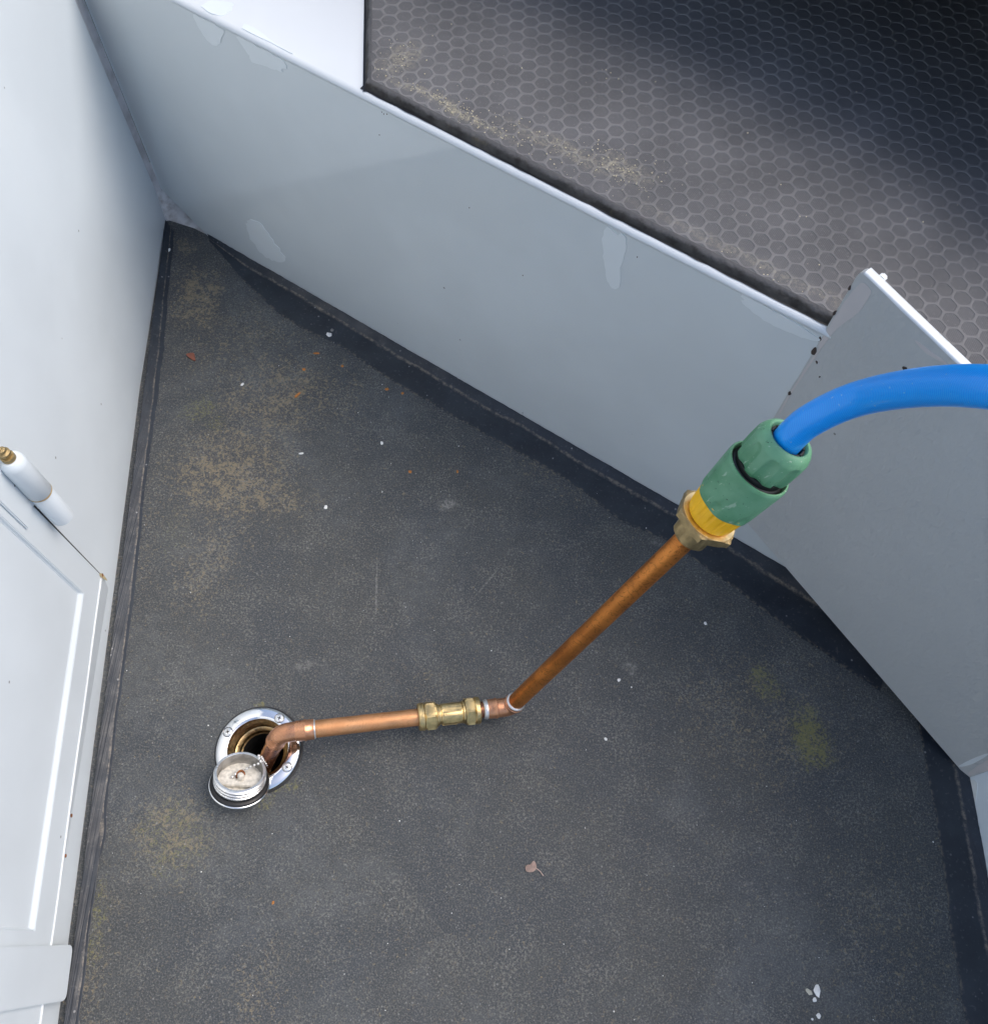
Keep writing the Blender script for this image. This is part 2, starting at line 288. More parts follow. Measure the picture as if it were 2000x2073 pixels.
# ------------------------------------------------------------------ object helpers
def link(name, me, mats=(), parent=None, smooth=None, loc=None):
    for m in (mats if isinstance(mats, (list, tuple)) else [mats]): me.materials.append(m)
    o = bpy.data.objects.new(name, me); C.objects.link(o)
    if smooth is not None:
        for p in me.polygons: p.use_smooth = True
        if smooth < 180: me.set_sharp_from_angle(angle=math.radians(smooth))
    if parent: o.parent = parent
    if loc: o.location = loc
    return o
def tag(o, label=None, cat=None, group=None, kind=None):
    if label: o['label'] = label
    if cat: o['category'] = cat
    if group: o['group'] = group
    if kind: o['kind'] = kind
    return o
def empty(name, label, cat, group=None, loc=(0, 0, 0)):
    o = bpy.data.objects.new(name, None); C.objects.link(o); o.empty_display_size = 0.02; o.location = loc
    return tag(o, label, cat, group)
def rebase(root, loc):      # put the thing's origin at its base, leaving its parts where they are
    root.location = loc
    mi = Matrix.Translation(-Vector(loc))
    for ch in root.children: ch.matrix_parent_inverse = mi
def frompy(vs, fs):
    me = bpy.data.meshes.new('m'); me.from_pydata([tuple(v) for v in vs], [], fs); me.update(); return me
def bm_mesh(bm, recalc=True):
    if recalc: bmesh.ops.recalc_face_normals(bm, faces=bm.faces)
    me = bpy.data.meshes.new('m'); bm.to_mesh(me); bm.free(); return me
def prism(pts, vec, bevel=0.0, seg=2):          # polygon in space pushed along vec
    bm = bmesh.new(); vec = Vector(vec)
    a = [bm.verts.new(p) for p in pts]; b = [bm.verts.new(Vector(p) + vec) for p in pts]
    bm.faces.new(a); bm.faces.new(b[::-1])
    for i in range(len(pts)): bm.faces.new((a[i - 1], a[i], b[i], b[i - 1]))
    bmesh.ops.recalc_face_normals(bm, faces=bm.faces)
    if bevel: bmesh.ops.bevel(bm, geom=bm.edges[:], offset=bevel, segments=seg, affect='EDGES', clamp_overlap=True)
    return bm_mesh(bm)
def box(fr, a0, a1, b0, b1, c0, c1, bevel=0.0):  # fr(a, b, c) -> point
    pts = [fr(a0, b0, c0), fr(a1, b0, c0), fr(a1, b1, c0), fr(a0, b1, c0)]
    return prism(pts, fr(a0, b0, c1) - fr(a0, b0, c0), bevel)
def basis(ax, ref=None):
    ax = Vector(ax).normalized(); ref = Vector(ref) if ref else (Vector((0, 0, 1)) if abs(ax.z) < 0.9 else Vector((0, 1, 0)))
    x = (ref - ax * ref.dot(ax)).normalized(); return x, ax.cross(x), ax
def lathe(rings, org, axis, seg=48, cap=(False, False), ref=None):
    """rings: (h, r) or (h, f(theta)->r); swept about axis from org"""
    x, y, z = basis(axis, ref); org = Vector(org); bm = bmesh.new(); rows = []
    for h_, r in rings:
        row = []
        for i in range(seg):
            t = 2 * math.pi * i / seg; rr = r(t) if callable(r) else r
            row.append(bm.verts.new(org + z * h_ + (x * math.cos(t) + y * math.sin(t)) * rr))
        rows.append(row)
    for a, b in zip(rows, rows[1:]):
        for i in range(seg): bm.faces.new((a[i - 1], a[i], b[i], b[i - 1]))
    if cap[0]: bm.faces.new(rows[0][::-1])
    if cap[1]: bm.faces.new(rows[-1])
    return bm_mesh(bm)
def hexr(af, maxr=9.0, rot=0.0):                # hexagon outline, cut by a circle
    def f(t):
        k = ((t + rot + math.pi / 6) % (math.pi / 3)) - math.pi / 6
        return min(af / 2 / math.cos(k), maxr)
    return f
def hexnut(h0, h1, af, hole, ch=0.0012, rot=0.0):
    mr = af * 0.5 * 1.045
    return [(h0, hole), (h0, hexr(af, mr, rot)), (h0 + ch, hexr(af, 9, rot)), (h1 - ch, hexr(af, 9, rot)), (h1, hexr(af, mr, rot)), (h1, hole)]
def spline(pts, n=8, closed=False):
    pts = [Vector(p) for p in pts]; out = []; N = len(pts)
    rng = range(N) if closed else range(N - 1)
    for i in rng:
        p0 = pts[(i - 1) % N] if closed or i > 0 else pts[0] * 2 - pts[1]
        p1, p2 = pts[i], pts[(i + 1) % N]
        p3 = pts[(i + 2) % N] if closed or i + 2 < N else pts[-1] * 2 - pts[-2]
        for k in range(n):
            t = k / n; out.append(0.5 * ((2 * p1) + (p2 - p0) * t + (2 * p0 - 5 * p1 + 4 * p2 - p3) * t * t + (3 * p1 - p0 - 3 * p2 + p3) * t ** 3))
    if not closed: out.append(pts[-1])
    return out
def tube(path, radius, seg=32, uv=True, cap=True):
    """swept circle with parallel transport; UV u = round, v = metres along"""
    bm = bmesh.new(); lay = bm.loops.layers.uv.new('UVMap'); rows = []; vlen = [0.0]
    T = [(path[min(i + 1, len(path) - 1)] - path[max(i - 1, 0)]).normalized() for i in range(len(path))]
    x, y, _ = basis(T[0]); 
    for i, p in enumerate(path):
        if i:
            vlen.append(vlen[-1] + (p - path[i - 1]).length)
            q = T[i - 1].rotation_difference(T[i]); x = q @ x; y = q @ y
        r = radius(i, vlen[-1]) if callable(radius) else radius
        rows.append([bm.verts.new(p + (x * math.cos(2 * math.pi * k / seg) + y * math.sin(2 * math.pi * k / seg)) * r) for k in range(seg)])
    for i, (a, b) in enumerate(zip(rows, rows[1:])):
        for k in range(seg):
            k2 = (k + 1) % seg
            f = bm.faces.new((a[k], a[k2], b[k2], b[k]))
            for lp, (uu_, vv_) in zip(f.loops, ((k, i), (k + 1, i), (k + 1, i + 1), (k, i + 1))): lp[lay].uv = (uu_ / seg, vlen[vv_])
    if cap: bm.faces.new(rows[0][::-1]); bm.faces.new(rows[-1])
    return bm_mesh(bm)
def strip(lines, uvals, vscale=1.0):
    """sheet through polylines of equal length; UV u from uvals, v = metres along"""
    n = len(lines[0]); vs = []; fs = []
    for ln in lines: vs += ln
    acc = [0.0]
    for a, b in zip(lines[0], lines[0][1:]): acc.append(acc[-1] + (b - a).length)
    for j in range(len(lines) - 1):
        for i in range(n - 1): fs.append((j * n + i, j * n + i + 1, (j + 1) * n + i + 1, (j + 1) * n + i))
    me = frompy(vs, fs); uvl = me.uv_layers.new(name='UVMap')
    for p in me.polygons:
        for li in p.loop_indices:
            vi = me.loops[li].vertex_index; uvl.data[li].uv = (uvals[vi // n], acc[vi % n] * vscale)
        if p.normal.z < 0: pass
    bm = bmesh.new(); bm.from_mesh(me); bmesh.ops.recalc_face_normals(bm, faces=bm.faces)
    if sum(f.normal.z for f in bm.faces) < 0: bmesh.ops.reverse_faces(bm, faces=bm.faces)
    bm.to_mesh(me); bm.free(); return me
def patch(pts3, nrm, thick, jag=0.0, n=7):      # thin irregular coat of paint lying on a surface
    ctr = sum((Vector(p) for p in pts3), Vector()) / len(pts3); out = []
    for p in spline(pts3, n, True):
        k = 1 + jag * (mnoise.noise(p * 160) + 0.6 * mnoise.noise(p * 420)); out.append(ctr + (p - ctr) * k)
    nrm = Vector(nrm).normalized()
    return prism([p - nrm * 0.0004 for p in out], nrm * (thick + 0.0004))
def rock(r, flat=0.5, seed=0, elong=(1, 1)):
    bm = bmesh.new(); bmesh.ops.create_icosphere(bm, subdivisions=1 if flat < 0.55 else 2, radius=1.0)
    for v in bm.verts:
        q = v.co * 1.7 + Vector((seed * 3.1, seed * 1.7, seed)); k = 1 + 0.55 * mnoise.noise(q)
        v.co = Vector((v.co.x * k * r * elong[0], v.co.y * k * r * elong[1], max(v.co.z, -0.6) * k * r * flat))
    return bm_mesh(bm)

# ------------------------------------------------------------------ the ground the boat floats on
tag(link('canal_water', frompy([(-150, -150, -0.7), (150, -150, -0.7), (150, 150, -0.7), (-150, 150, -0.7)], [(0, 1, 2, 3)]), WATER), kind='structure')

# ------------------------------------------------------------------ deck
FC = Vector((-0.18491, 0.12956, 0.003)); FC.z = 0.0
corner_back = R_(-0.02, 0, -0.02)
deck_poly = [B_(-0.03, 0, -0.012), R_(-0.03, 0, -0.02), R_(0.94, 0, -0.02), H_(-0.12, 0, -0.004), H_(0.9, 0, -0.004), B_(1.36, 0, -0.012)]
bm = bmesh.new()
vs = [bm.verts.new(p) for p in deck_poly]; ed = [bm.edges.new((vs[i - 1], vs[i])) for i in range(len(vs))]
hv = [bm.verts.new((FC.x + 0.0285 * math.cos(2 * math.pi * i / 48), FC.y + 0.0285 * math.sin(2 * math.pi * i / 48), 0)) for i in range(48)]
ed += [bm.edges.new((hv[i - 1], hv[i])) for i in range(48)]
bmesh.ops.triangle_fill(bm, use_beauty=True, use_dissolve=False, edges=ed)
for f in bm.faces:
    if f.normal.z < 0: f.normal_flip()
deck = tag(link('deck', bm_mesh(bm, False), DECK), kind='structure')

def jitter(pts, amp, sc_=30):
    return [p + Vector((mnoise.noise(p * sc_), mnoise.noise(p * sc_ + Vector((5, 5, 5))), 0)) * amp for p in pts]
def dense(pts, n): return spline([Vector((p[0], p[1], 0)) for p in pts], n)
def resample(pts, n):
    L = [0.0]
    for a, b in zip(pts, pts[1:]): L.append(L[-1] + (b - a).length)
    out = []; j = 0
    for i in range(n):
        t = L[-1] * i / (n - 1)
        while j < len(L) - 2 and L[j + 1] < t: j += 1
        k = (t - L[j]) / max(1e-9, L[j + 1] - L[j]); out.append(pts[j].lerp(pts[j + 1], min(1, k)))
    return out
NB = 260
def border(name, wall, ridge, band, amp=0.0007):
    wl = resample(wall, NB); rl = jitter(jitter(resample(dense(ridge, 6), NB), amp * 1.5), amp * 0.7, 130); bl = jitter(jitter(resample(dense(band, 6), NB), amp * 1.6), amp, 150)
    up = lambda L, z: [p + Vector((0, 0, z)) for p in L]
    mid_ = [a.lerp(b, 0.55) for a, b in zip(wl, rl)]; q1 = [a.lerp(b, 0.12) for a, b in zip(rl, bl)]; q2 = [a.lerp(b, 0.55) for a, b in zip(rl, bl)]
    return link(name, strip([[p + Vector((0, 0, 0.0048 + 0.0007 * mnoise.noise(p * 200) + 0.0007 * mnoise.noise(p * 30))) for p in wl], up(mid_, 0.0030), up(rl, 0.0008), up(q1, 0.0007), up(q2, 0.0008), up(bl, 0.0004)], [0, 0.16, 0.30, 0.36, 0.6, 1.0]), SEALER, deck, smooth=180)
border('smooth_border', [R_(0.0, 0, 0.0004), R_(0.90, 0, 0.0004)],
       [(-0.37475, 0.70887), (-0.32175, 0.67465), (-0.25658, 0.64199), (-0.14805, 0.58391), (-0.09009, 0.55443), (-0.02237, 0.51759), (0.01953, 0.49974), (0.09204, 0.45944), (0.1612, 0.42637), (0.24087, 0.38362), (0.30551, 0.34702), (0.40039, 0.29229)],
       [(-0.374, 0.70586), (-0.31588, 0.64933), (-0.25247, 0.60017), (-0.19452, 0.5772), (-0.13512, 0.54172), (-0.0249, 0.48673), (0.07382, 0.43899), (0.13152, 0.3994), (0.17757, 0.38389), (0.23037, 0.35102), (0.29384, 0.3078), (0.38676, 0.25031)])
border('smooth_border', [B_(0.002, 0, 0.0004), B_(1.2, 0, 0.0004)],
       [(-0.42364, 0.7186), (-0.3909, 0.54888), (-0.37362, 0.45507), (-0.35675, 0.35835), (-0.33754, 0.25788), (-0.32326, 0.17134), (-0.31199, 0.10538), (-0.30527, 0.06754), (-0.2994, 0.04552), (-0.29686, 0.01674), (-0.29159, -0.01746), (-0.28448, -0.05676), (-0.27915, -0.09333), (-0.26214, -0.19416)],
       [(-0.41858, 0.71307), (-0.38558, 0.54965), (-0.3693, 0.45566), (-0.35335, 0.35879), (-0.3343, 0.25829), (-0.32061, 0.17165), (-0.30944, 0.10567), (-0.30278, 0.06782), (-0.29694, 0.04579), (-0.29484, 0.01695), (-0.28922, -0.01721), (-0.28216, -0.05652), (-0.27688, -0.09311), (-0.26003, -0.19396)])
border('smooth_border', [H_(-0.11, 0, 0.0004), H_(0.6, 0, 0.0004)],
       [(0.44237, 0.25689), (0.45127, 0.18631), (0.45423, 0.12108), (0.45739, 0.06313), (0.4599, 0.03661), (0.464, -0.0183), (0.47141, -0.14022)],
       [(0.41814, 0.25402), (0.42677, 0.15105), (0.42891, 0.10307), (0.42969, 0.03496), (0.43293, -0.02144), (0.43694, -0.14344)])

# ------------------------------------------------------------------ bulkhead with its locker door
bulk = empty('bulkhead', 'tall white painted steel wall along the left side of the deck', 'wall')
def Bf(s, z, o): return B_(s, z, o)
bm = bmesh.new()
DS0, DS1, DZ0, DZ1 = 0.4762, 1.15, 0.0472, 0.62
TH = 0.006
parts_w = [[(0.0002, -0.02), (DS0, -0.02), (DS0, 0.75), (0.0420, 0.75), (-0.0036, 0.045)], [(DS0, -0.02), (1.5, -0.02), (1.5, DZ0), (DS0, DZ0)],
           [(DS0, DZ1), (1.5, DZ1), (1.5, 0.75), (DS0, 0.75)], [(DS1, DZ0), (1.5, DZ0), (1.5, DZ1), (DS1, DZ1)]]
for poly in parts_w:
    vv = [bm.verts.new(B_(s, z)) for s, z in poly]; bm.faces.new(vv)
bmesh.ops.remove_doubles(bm, verts=bm.verts, dist=0.0003)
bmesh.ops.solidify(bm, geom=bm.faces[:], thickness=TH)
me = bm_mesh(bm)
if True:
    bmx = bmesh.new(); bmx.from_mesh(me)
    # keep the outer skin on the plane itself
    mn = max((v.co - W0).dot(WN) for v in bmx.verts)
    for v in bmx.verts: v.co -= WN * mn
    bmx.to_mesh(me); bmx.free()
link('wall_plate', me, WHITE, bulk)
link('dark_recess', prism([B_(DS0 - 0.02, 0.02, -0.05), B_(1.3, 0.02, -0.05), B_(1.3, 0.7, -0.05), B_(DS0 - 0.02, 0.7, -0.05)], -WN * 0.004), VOID, bulk)  # black sheet stands in for the unlit inside of the locker
# dirty seam strip between the bulkhead's end and the locker front
rows_ = []
for k in range(5):
    t = k / 4; row = []
    for i in range(40):
        z = 0.040 + 0.66 * i / 39
        a = B_(-0.0062 + 0.065 * z, z, -0.0030); b = R_(-0.0575 - 0.031 * (z - 0.041), z, 0.0015)
        p = a.lerp(b, t); dpt = -0.0012 * math.sin(math.pi * t)
        row.append(p + (WN * 0.6 + RN * 0.4) * (dpt + 0.0009 * mnoise.noise(p * 60)))
    rows_.append(row)
link('corner_seam', strip(rows_, [0, .25, .5, .75, 1]), SEAM, bulk, smooth=180)
link('drain_pocket', strip([[B_(0.0, -0.002, -0.0005), R_(-0.02, -0.002, 0.003), R_(0.006, -0.002, 0.001)], [B_(-0.012, 0.022, -0.006), R_(-0.035, 0.020, -0.030), R_(0.006, 0.020, -0.030)], [B_(-0.03, 0.06, -0.012), R_(-0.045, 0.06, -0.055), R_(0.006, 0.06, -0.055)]], [0, .5, 1]), GAPW, bulk, smooth=180)
# hinge: lower knuckle on the wall
HS = ((0.47112, 0.26055)[0] + (0.47378, 0.20562)[0] + (0.47336, 0.16177)[0]) / 3
HA = B_(HS, 0, 0.0085)
def hz(z): return HA + Vector((0, 0, z))
zb, zm, zt = (0.47336, 0.16177)[1], (0.47378, 0.20562)[1], (0.47126, 0.25593)[1]
link('hinge_knuckle', lathe([(0, 0.0), (0, 0.007), (0.0015, 0.0086), (zm - zb - 0.0015, 0.0086), (zm - zb, 0.0080), (zm - zb, 0.0)], hz(zb), (0, 0, 1), 32), WHITE, bulk, smooth=40)
for px_s, px_z in ((0.68524, 0.04513), (0.71599, 0.04597), (0.47631, 0.0487)):
    link('rust_spot', patch([B_(px_s + dx, px_z - 0.002 + dz) for dx, dz in ((-.0012, -.0006), (.0, -.0013), (.0013, -.0004), (.0010, .0011), (-.0004, .0017), (-.0013, .0008))], WN, 0.0003, 0.3, 4), RUST, bulk)
link('paint_bead', tube(spline([B_(s, DZ0 + 0.0002 + 0.0004 * math.sin(s * 40), -0.0006) for s in [DS0 + 0.004 + 0.03 * i for i in range(22)]], 4), 0.0011, 8), WHITE_EDGE, bulk, smooth=180)
link('rust_run', patch([B_(DS0 + 0.0005, DZ0 + 0.005), B_(DS0 + 0.003, DZ0 + 0.003), B_(DS0 + 0.002, DZ0 - 0.005), B_(DS0 + 0.0005, DZ0 - 0.0125), B_(DS0 - 0.001, DZ0 - 0.004)], WN, 0.00015, 0.2, 4), plain('rust_stain', (0.58, 0.47, 0.27), 0.5), bulk)

bm = bmesh.new()
RS0, RS1, RZ0, RZ1 = 0.5068, 0.7695, 0.0800, 0.50
dv = lambda s, z, o: bm.verts.new(B_(s, z, o))
O = [(DS0 + 0.0008, DZ0 + 0.0012), (DS1 - 0.0015, DZ0 + 0.0012), (DS1 - 0.0015, DZ1 - 0.002), (DS0 + 0.0048, DZ1 - 0.002)]
I = [(RS0, RZ0), (RS1, RZ0), (RS1, RZ1), (RS0, RZ1)]
J = [(RS0 + 0.0009, RZ0 + 0.0045), (RS1 - 0.0012, RZ0 + 0.0045), (RS1 - 0.0012, RZ1 - 0.004), (RS0 + 0.0009, RZ1 - 0.004)]
FO = -0.0006
ro = [dv(s, z, FO) for s, z in O]; ri = [dv(s, z, FO) for s, z in I]; rj = [dv(s, z, FO - 0.0030) for s, z in J]; rb = [dv(s, z, FO - 0.006) for s, z in O]
for i in range(4):
    k = (i + 1) % 4
    bm.faces.new((ro[i], ro[k], ri[k], ri[i])); bm.faces.new((ri[i], ri[k], rj[k], rj[i])); bm.faces.new((rb[i], rb[k], ro[k], ro[i]))
bm.faces.new(rj)
bmesh.ops.recalc_face_normals(bm, faces=bm.faces)
eds = [e for e in bm.edges if all(v in ri + rj for v in e.verts)]
bmesh.ops.bevel(bm, geom=eds, offset=0.0006, segments=3, affect='EDGES')
door = link('locker_door', bm_mesh(bm), WHITE, bulk, smooth=18)
hg = link('hinge_barrel', lathe([(0, 0.0), (0, 0.0082), (0.0012, 0.0092), (zt - zm - 0.008, 0.0092), (zt - zm - 0.003, 0.0084), (zt - zm - 0.0005, 0.0062), (zt - zm, 0.0)], hz(zm + 0.0008), (0, 0, 1), 36), WHITE, door, smooth=40)
link('rust_ring', lathe([(0, 0.0088), (0.0009, 0.0093), (0.0018, 0.0088)], hz(zm - 0.0004), (0, 0, 1), 32), plain('rust_brown_ring', (0.42, 0.30, 0.14), 0.6), door, smooth=60)
nip = link('grease_nipple', lathe([(0, 0.0049), (0.0035, 0.0049), (0.0036, 0.0034), (0.006, 0.0034), (0.0068, 0.0042), (0.0085, 0.0042), (0.0095, 0.0024), (0.0105, 0.0030), (0.012, 0.0026), (0.0125, 0.001), (0.0118, 0.0)], hz(zt + 0.0008), (0, 0, 1), 24), BRASS_CAST, door, smooth=40)
link('hinge_leaf', box(Bf, 0.4640, 0.5000, 0.198, 0.252, FO, 0.0016, 0.0008), WHITE, door, smooth=50)
link('weld_lump', lathe([(0, 0.0066), (0.0010, 0.0058), (0.0022, 0.004), (0.0028, 0.0018), (0.0029, 0.0)], B_(0.4735, 0.1975, FO), WN, 20), WHITE, door, smooth=180)
link('gap_shade_strip', prism([B_(DS0 + 0.0001, DZ0 + 0.004, -0.0005), B_(DS0 + 0.0007, DZ0 + 0.004, -0.0005), B_(DS0 + 0.0047, DZ1 - 0.004, -0.0005), B_(DS0 + 0.0001, DZ1 - 0.004, -0.0005)], WN * -0.003), BLACK, bulk)  # black strip painted in for the dark door gap, not a real seal
# flat vertical bar with round corners across the door foot
bar = []
S0, S1, Z0, Z1, rr = 0.7800, 0.8190, 0.0125, 0.60, 0.0055
for cx, cz, a0 in ((S1 - rr, Z0 + rr, 270), (S1 - rr, Z1 - rr, 0), (S0 + rr, Z1 - rr, 90), (S0 + rr, Z0 + rr, 180)):
    for k in range(7):
        a = math.radians(a0 + 15 * k); bar.append(B_(cx + rr * math.cos(a), cz + rr * math.sin(a), -0.0003))
link('flat_bar', prism(bar, WN * 0.0032, 0.0006, 2), WHITE, door, smooth=40)

rebase(bulk, B_(0, 0))

# ------------------------------------------------------------------ locker step: grey front, white top, touch-up patches
step = empty('locker_step', 'raised locker with glossy grey front and white painted top edge', 'locker')
top_z = 0.3155
pl = [(-0.0585, 0.041), (0.0, -0.0005), (0.96, -0.0005), (0.96, top_z), (-0.0672, top_z)]
bm = bmesh.new(); fv = [bm.verts.new(R_(s, z, 0)) for s, z in pl]; bk = [bm.verts.new(R_(s, z, -0.004)) for s, z in pl]
bm.faces.new(fv); bm.faces.new(bk[::-1])
for i in range(len(pl)): bm.faces.new((fv[i - 1], fv[i], bk[i], bk[i - 1]))
front = link('front_panel', bm_mesh(bm), GREY, step)
# top plate, rolled edge
prof = [(0.30, 0.0)] + []
rows_ = []
pr_ = [(-0.72, 0.320), (-0.30, 0.320), (-0.0030, 0.320), (-0.0012, 0.3196), (0.0004, 0.3186), (0.0014, 0.3172), (0.0016, 0.3158), (0.0010, 0.3146), (0.0001, 0.3142)]
NS = 60
for o_, z_ in pr_:
    rows_.append([R_(-0.075 + 1.035 * i / NS, z_ + (0.0004 * mnoise.noise(Vector((i * 0.7, 0, 0))) if -0.01 < o_ else 0), o_) for i in range(NS + 1)])
link('top_plate', strip(rows_, [0, 0.4, .9, .92, .94, .96, .97, .98, 1]), WHITE_EDGE, step, smooth=180)
for pts in ([(0.08357, 0.31242), (0.10976, 0.3145), (0.11442, 0.30848), (0.10085, 0.29078), (0.09192, 0.29249), (0.08604, 0.30006)],
            [(0.13068, 0.31274), (0.15195, 0.31299), (0.18144, 0.31161), (0.17768, 0.30122), (0.16745, 0.29798), (0.15602, 0.29701), (0.143, 0.29444), (0.13967, 0.30037)],
            [(0.0749, 0.0657), (0.09387, 0.07999), (0.11025, 0.06777), (0.12472, 0.03827), (0.09854, 0.02623), (0.07917, 0.03546)],
            [(0.48995, 0.30841), (0.50769, 0.30845), (0.50968, 0.28286), (0.51186, 0.25964), (0.50989, 0.25353), (0.50167, 0.25749), (0.49216, 0.2854)],
            [(0.60242, 0.31252), (0.63513, 0.31363), (0.66434, 0.30926), (0.66641, 0.30622), (0.66007, 0.30257), (0.64782, 0.30145), (0.63032, 0.30001), (0.61485, 0.30357)]):
    link('paint_patch', patch([R_(s, min(z, 0.3136), 0.0) for s, z in pts], RN, 0.0005, 0.16), GREY_TOUCH, step, smooth=30)
for pts in ([(0.09149, 0.01382), (0.10825, 0.02257), (0.11407, 0.01076), (0.1092, -0.0034), (0.09112, -0.00115)],
            [(0.13666, 0.0017), (0.14065, 0.00947), (0.17096, 0.0044), (0.18974, 0.00028), (0.16536, -0.00138)]):
    link('paint_patch', patch([T_(s, max(w, 0.003), 0.3200) for s, w in pts], (0, 0, 1), 0.0004, 0.15), WHITE, step, smooth=30)
for s, z in ((0.28032, 0.31092), (0.28221, 0.30997), (0.28526, 0.31147), (0.27583, 0.28655), (0.36676, 0.25869), (0.42424, 0.21367), (0.19196, -0.39802), (0.52003, 0.29774)):
    k = 0.0006
    link('paint_chip', patch([R_(s + k * random.uniform(.6, 1.4) * math.cos(a), z + k * random.uniform(.6, 1.6) * math.sin(a)) for a in (0, 1.2, 2.4, 3.6, 4.9)], RN, 0.0001, 0, 2), DARKCHIP, step)
rebase(step, R_(0, 0))

# ------------------------------------------------------------------ rubber mat with hexagons
mat = empty('rubber_mat', 'dark grey rubber mat with hexagon pattern on the raised locker', 'mat')
MTZ = 0.3268
Lb = (0.2640, 0.0102); ldir = Vector((-0.0619, 0.0842)).normalized(); lnor = Vector((ldir.y, -ldir.x))   # left edge, pointing into the mat
# hexagon field in (s, w)
P_ = 0.0137; bm = bmesh.new(); cellv = {}
a1 = Vector((P_, 0)); a2 = Vector((P_ * 0.5, P_ * math.sqrt(3) / 2)); Rh = P_ / math.sqrt(3)
def inside(q): return q.y > -0.012 and q.y < 0.60 and (q - Vector(Lb)).dot(lnor) > -0.014 and -0.2 < q.x < 0.95
keyed = {}
def vtx(q, z, key):
    k = (round(q.x, 5), round(q.y, 5), key)
    if k not in keyed: keyed[k] = bm.verts.new((q.x, q.y, z))
    return keyed[k]
for j in range(-2, 52):
    for i in range(-60, 90):
        ctr = Vector((0.013, 0.006)) + a1 * i + a2 * j
        if not inside(ctr): continue
        ang = [math.radians(30 + 60 * k) for k in range(6)]
        wobk = 1 + 0.05 * mnoise.noise(Vector((ctr.x * 90, ctr.y * 90, 0)))
        o6 = [vtx(ctr + Vector((math.cos(a), math.sin(a))) * Rh, MTZ, 0) for a in ang]
        off = Vector((mnoise.noise(Vector((ctr.x * 70, ctr.y * 70, 3))), mnoise.noise(Vector((ctr.x * 70, ctr.y * 70, 9))))) * 0.0004
        i6 = []; f6 = []
        for k in range(12):         # inner outline with softened corners
            a = math.radians(30 + 30 * k); rad = Rh * 0.893 * wobk * (0.955 if k % 2 == 0 else math.cos(math.pi / 6) * 1.02)
            q = ctr + off + Vector((math.cos(a), math.sin(a))) * rad
            i6.append(bm.verts.new((q.x, q.y, MTZ)))
            q2 = ctr + off + Vector((math.cos(a), math.sin(a))) * (rad - 0.0004); f6.append(bm.verts.new((q2.x, q2.y, MTZ - 0.00038)))
        for k in range(6):
            k2 = (k + 1) % 6
            bm.faces.new((o6[k], o6[k2], i6[(2 * k + 2) % 12], i6[2 * k + 1], i6[2 * k]))
        for k in range(12):
            k2 = (k + 1) % 12; bm.faces.new((i6[k], i6[k2], f6[k2], f6[k]))
        fc = bm.faces.new(f6); fc.material_index = 1
for co, no in (((0, Lb[1], 0), (0, -1, 0)), ((Lb[0], Lb[1], 0), (-lnor.x, -lnor.y, 0))):
    bmesh.ops.bisect_plane(bm, geom=bm.verts[:] + bm.edges[:] + bm.faces[:], plane_co=co, plane_no=no, clear_outer=True, dist=1e-6)
for v in bm.verts:
    q = v.co.copy()
    sag = 0.0008 * mnoise.noise(Vector((q.x * 9, q.y * 9, 0)))
    v.co = T_(q.x, q.y, q.z + sag)
for f in bm.faces:
    f.normal_update()
    if f.normal.z < 0: f.normal_flip()
sheet = link('hexagon_sheet', bm_mesh(bm, False), [MAT_RIDGE, MAT_CELL], mat)
# rolled, dirty edge of the mat, shade of its gap painted in
def edge_rows(p0, p1, outw, n):
    rows = []
    for (o_, z_) in ((0.0, MTZ), (0.0015, MTZ - 0.0004), (0.0032, MTZ - 0.0018), (0.0046, 0.3236), (0.0058, 0.3208), (0.0060, 0.3203)):
        row = []
        for i in range(n + 1):
            q = p0.lerp(p1, i / n); k = 1 + 0.22 * mnoise.noise(Vector((q.x * 45, q.y * 45, o_ * 300))) if o_ > 0 else 1
            q = q + outw * (o_ * k); sag = 0.0008 * mnoise.noise(Vector((q.x * 9, q.y * 9, 0)))
            row.append(T_(q.x, q.y, z_ + sag * (z_ > 0.322)))
        rows.append(row)
    return rows
Lbv = Vector(Lb)
link('mat_edge', strip(edge_rows(Lbv + Vector((-0.0035, 0)), Vector((0.95, Lb[1])), Vector((0, -1)), 160), [0, .2, .4, .6, .8, 1]), MAT_EDGE, mat, smooth=180)
link('mat_edge', strip(edge_rows(Lbv, Lbv + ldir * 0.7, -lnor, 100), [0, .2, .4, .6, .8, 1]), MAT_EDGE, mat, smooth=180)
link('grime_shade_line', strip([[T_(0.2575 + 0.009 * i, 0.0026 + 0.0009 * mnoise.noise(Vector((i * 0.9, 0, 0))), 0.3204) for i in range(78)], [T_(0.2575 + 0.009 * i, 0.0065, 0.3205) for i in range(78)]], [0, 1]), BLACK, mat)  # black strip: dirt plus painted shade of the gap at the near edge
_q = [Lbv - lnor * 0.0074 - ldir * 0.006 + ldir * (0.7 * i / 60) for i in range(61)]
link('grime_shade_line', strip([[T_(q.x, q.y, 0.3204) for q in _q], [T_(q.x + lnor.x * 0.0036, q.y + lnor.y * 0.0036, 0.3205) for q in _q]], [0, 1]), BLACK, mat)  # black strip put in for the shaded gap along the left edge
rebase(mat, T_(0.4, 0.2, 0.32))
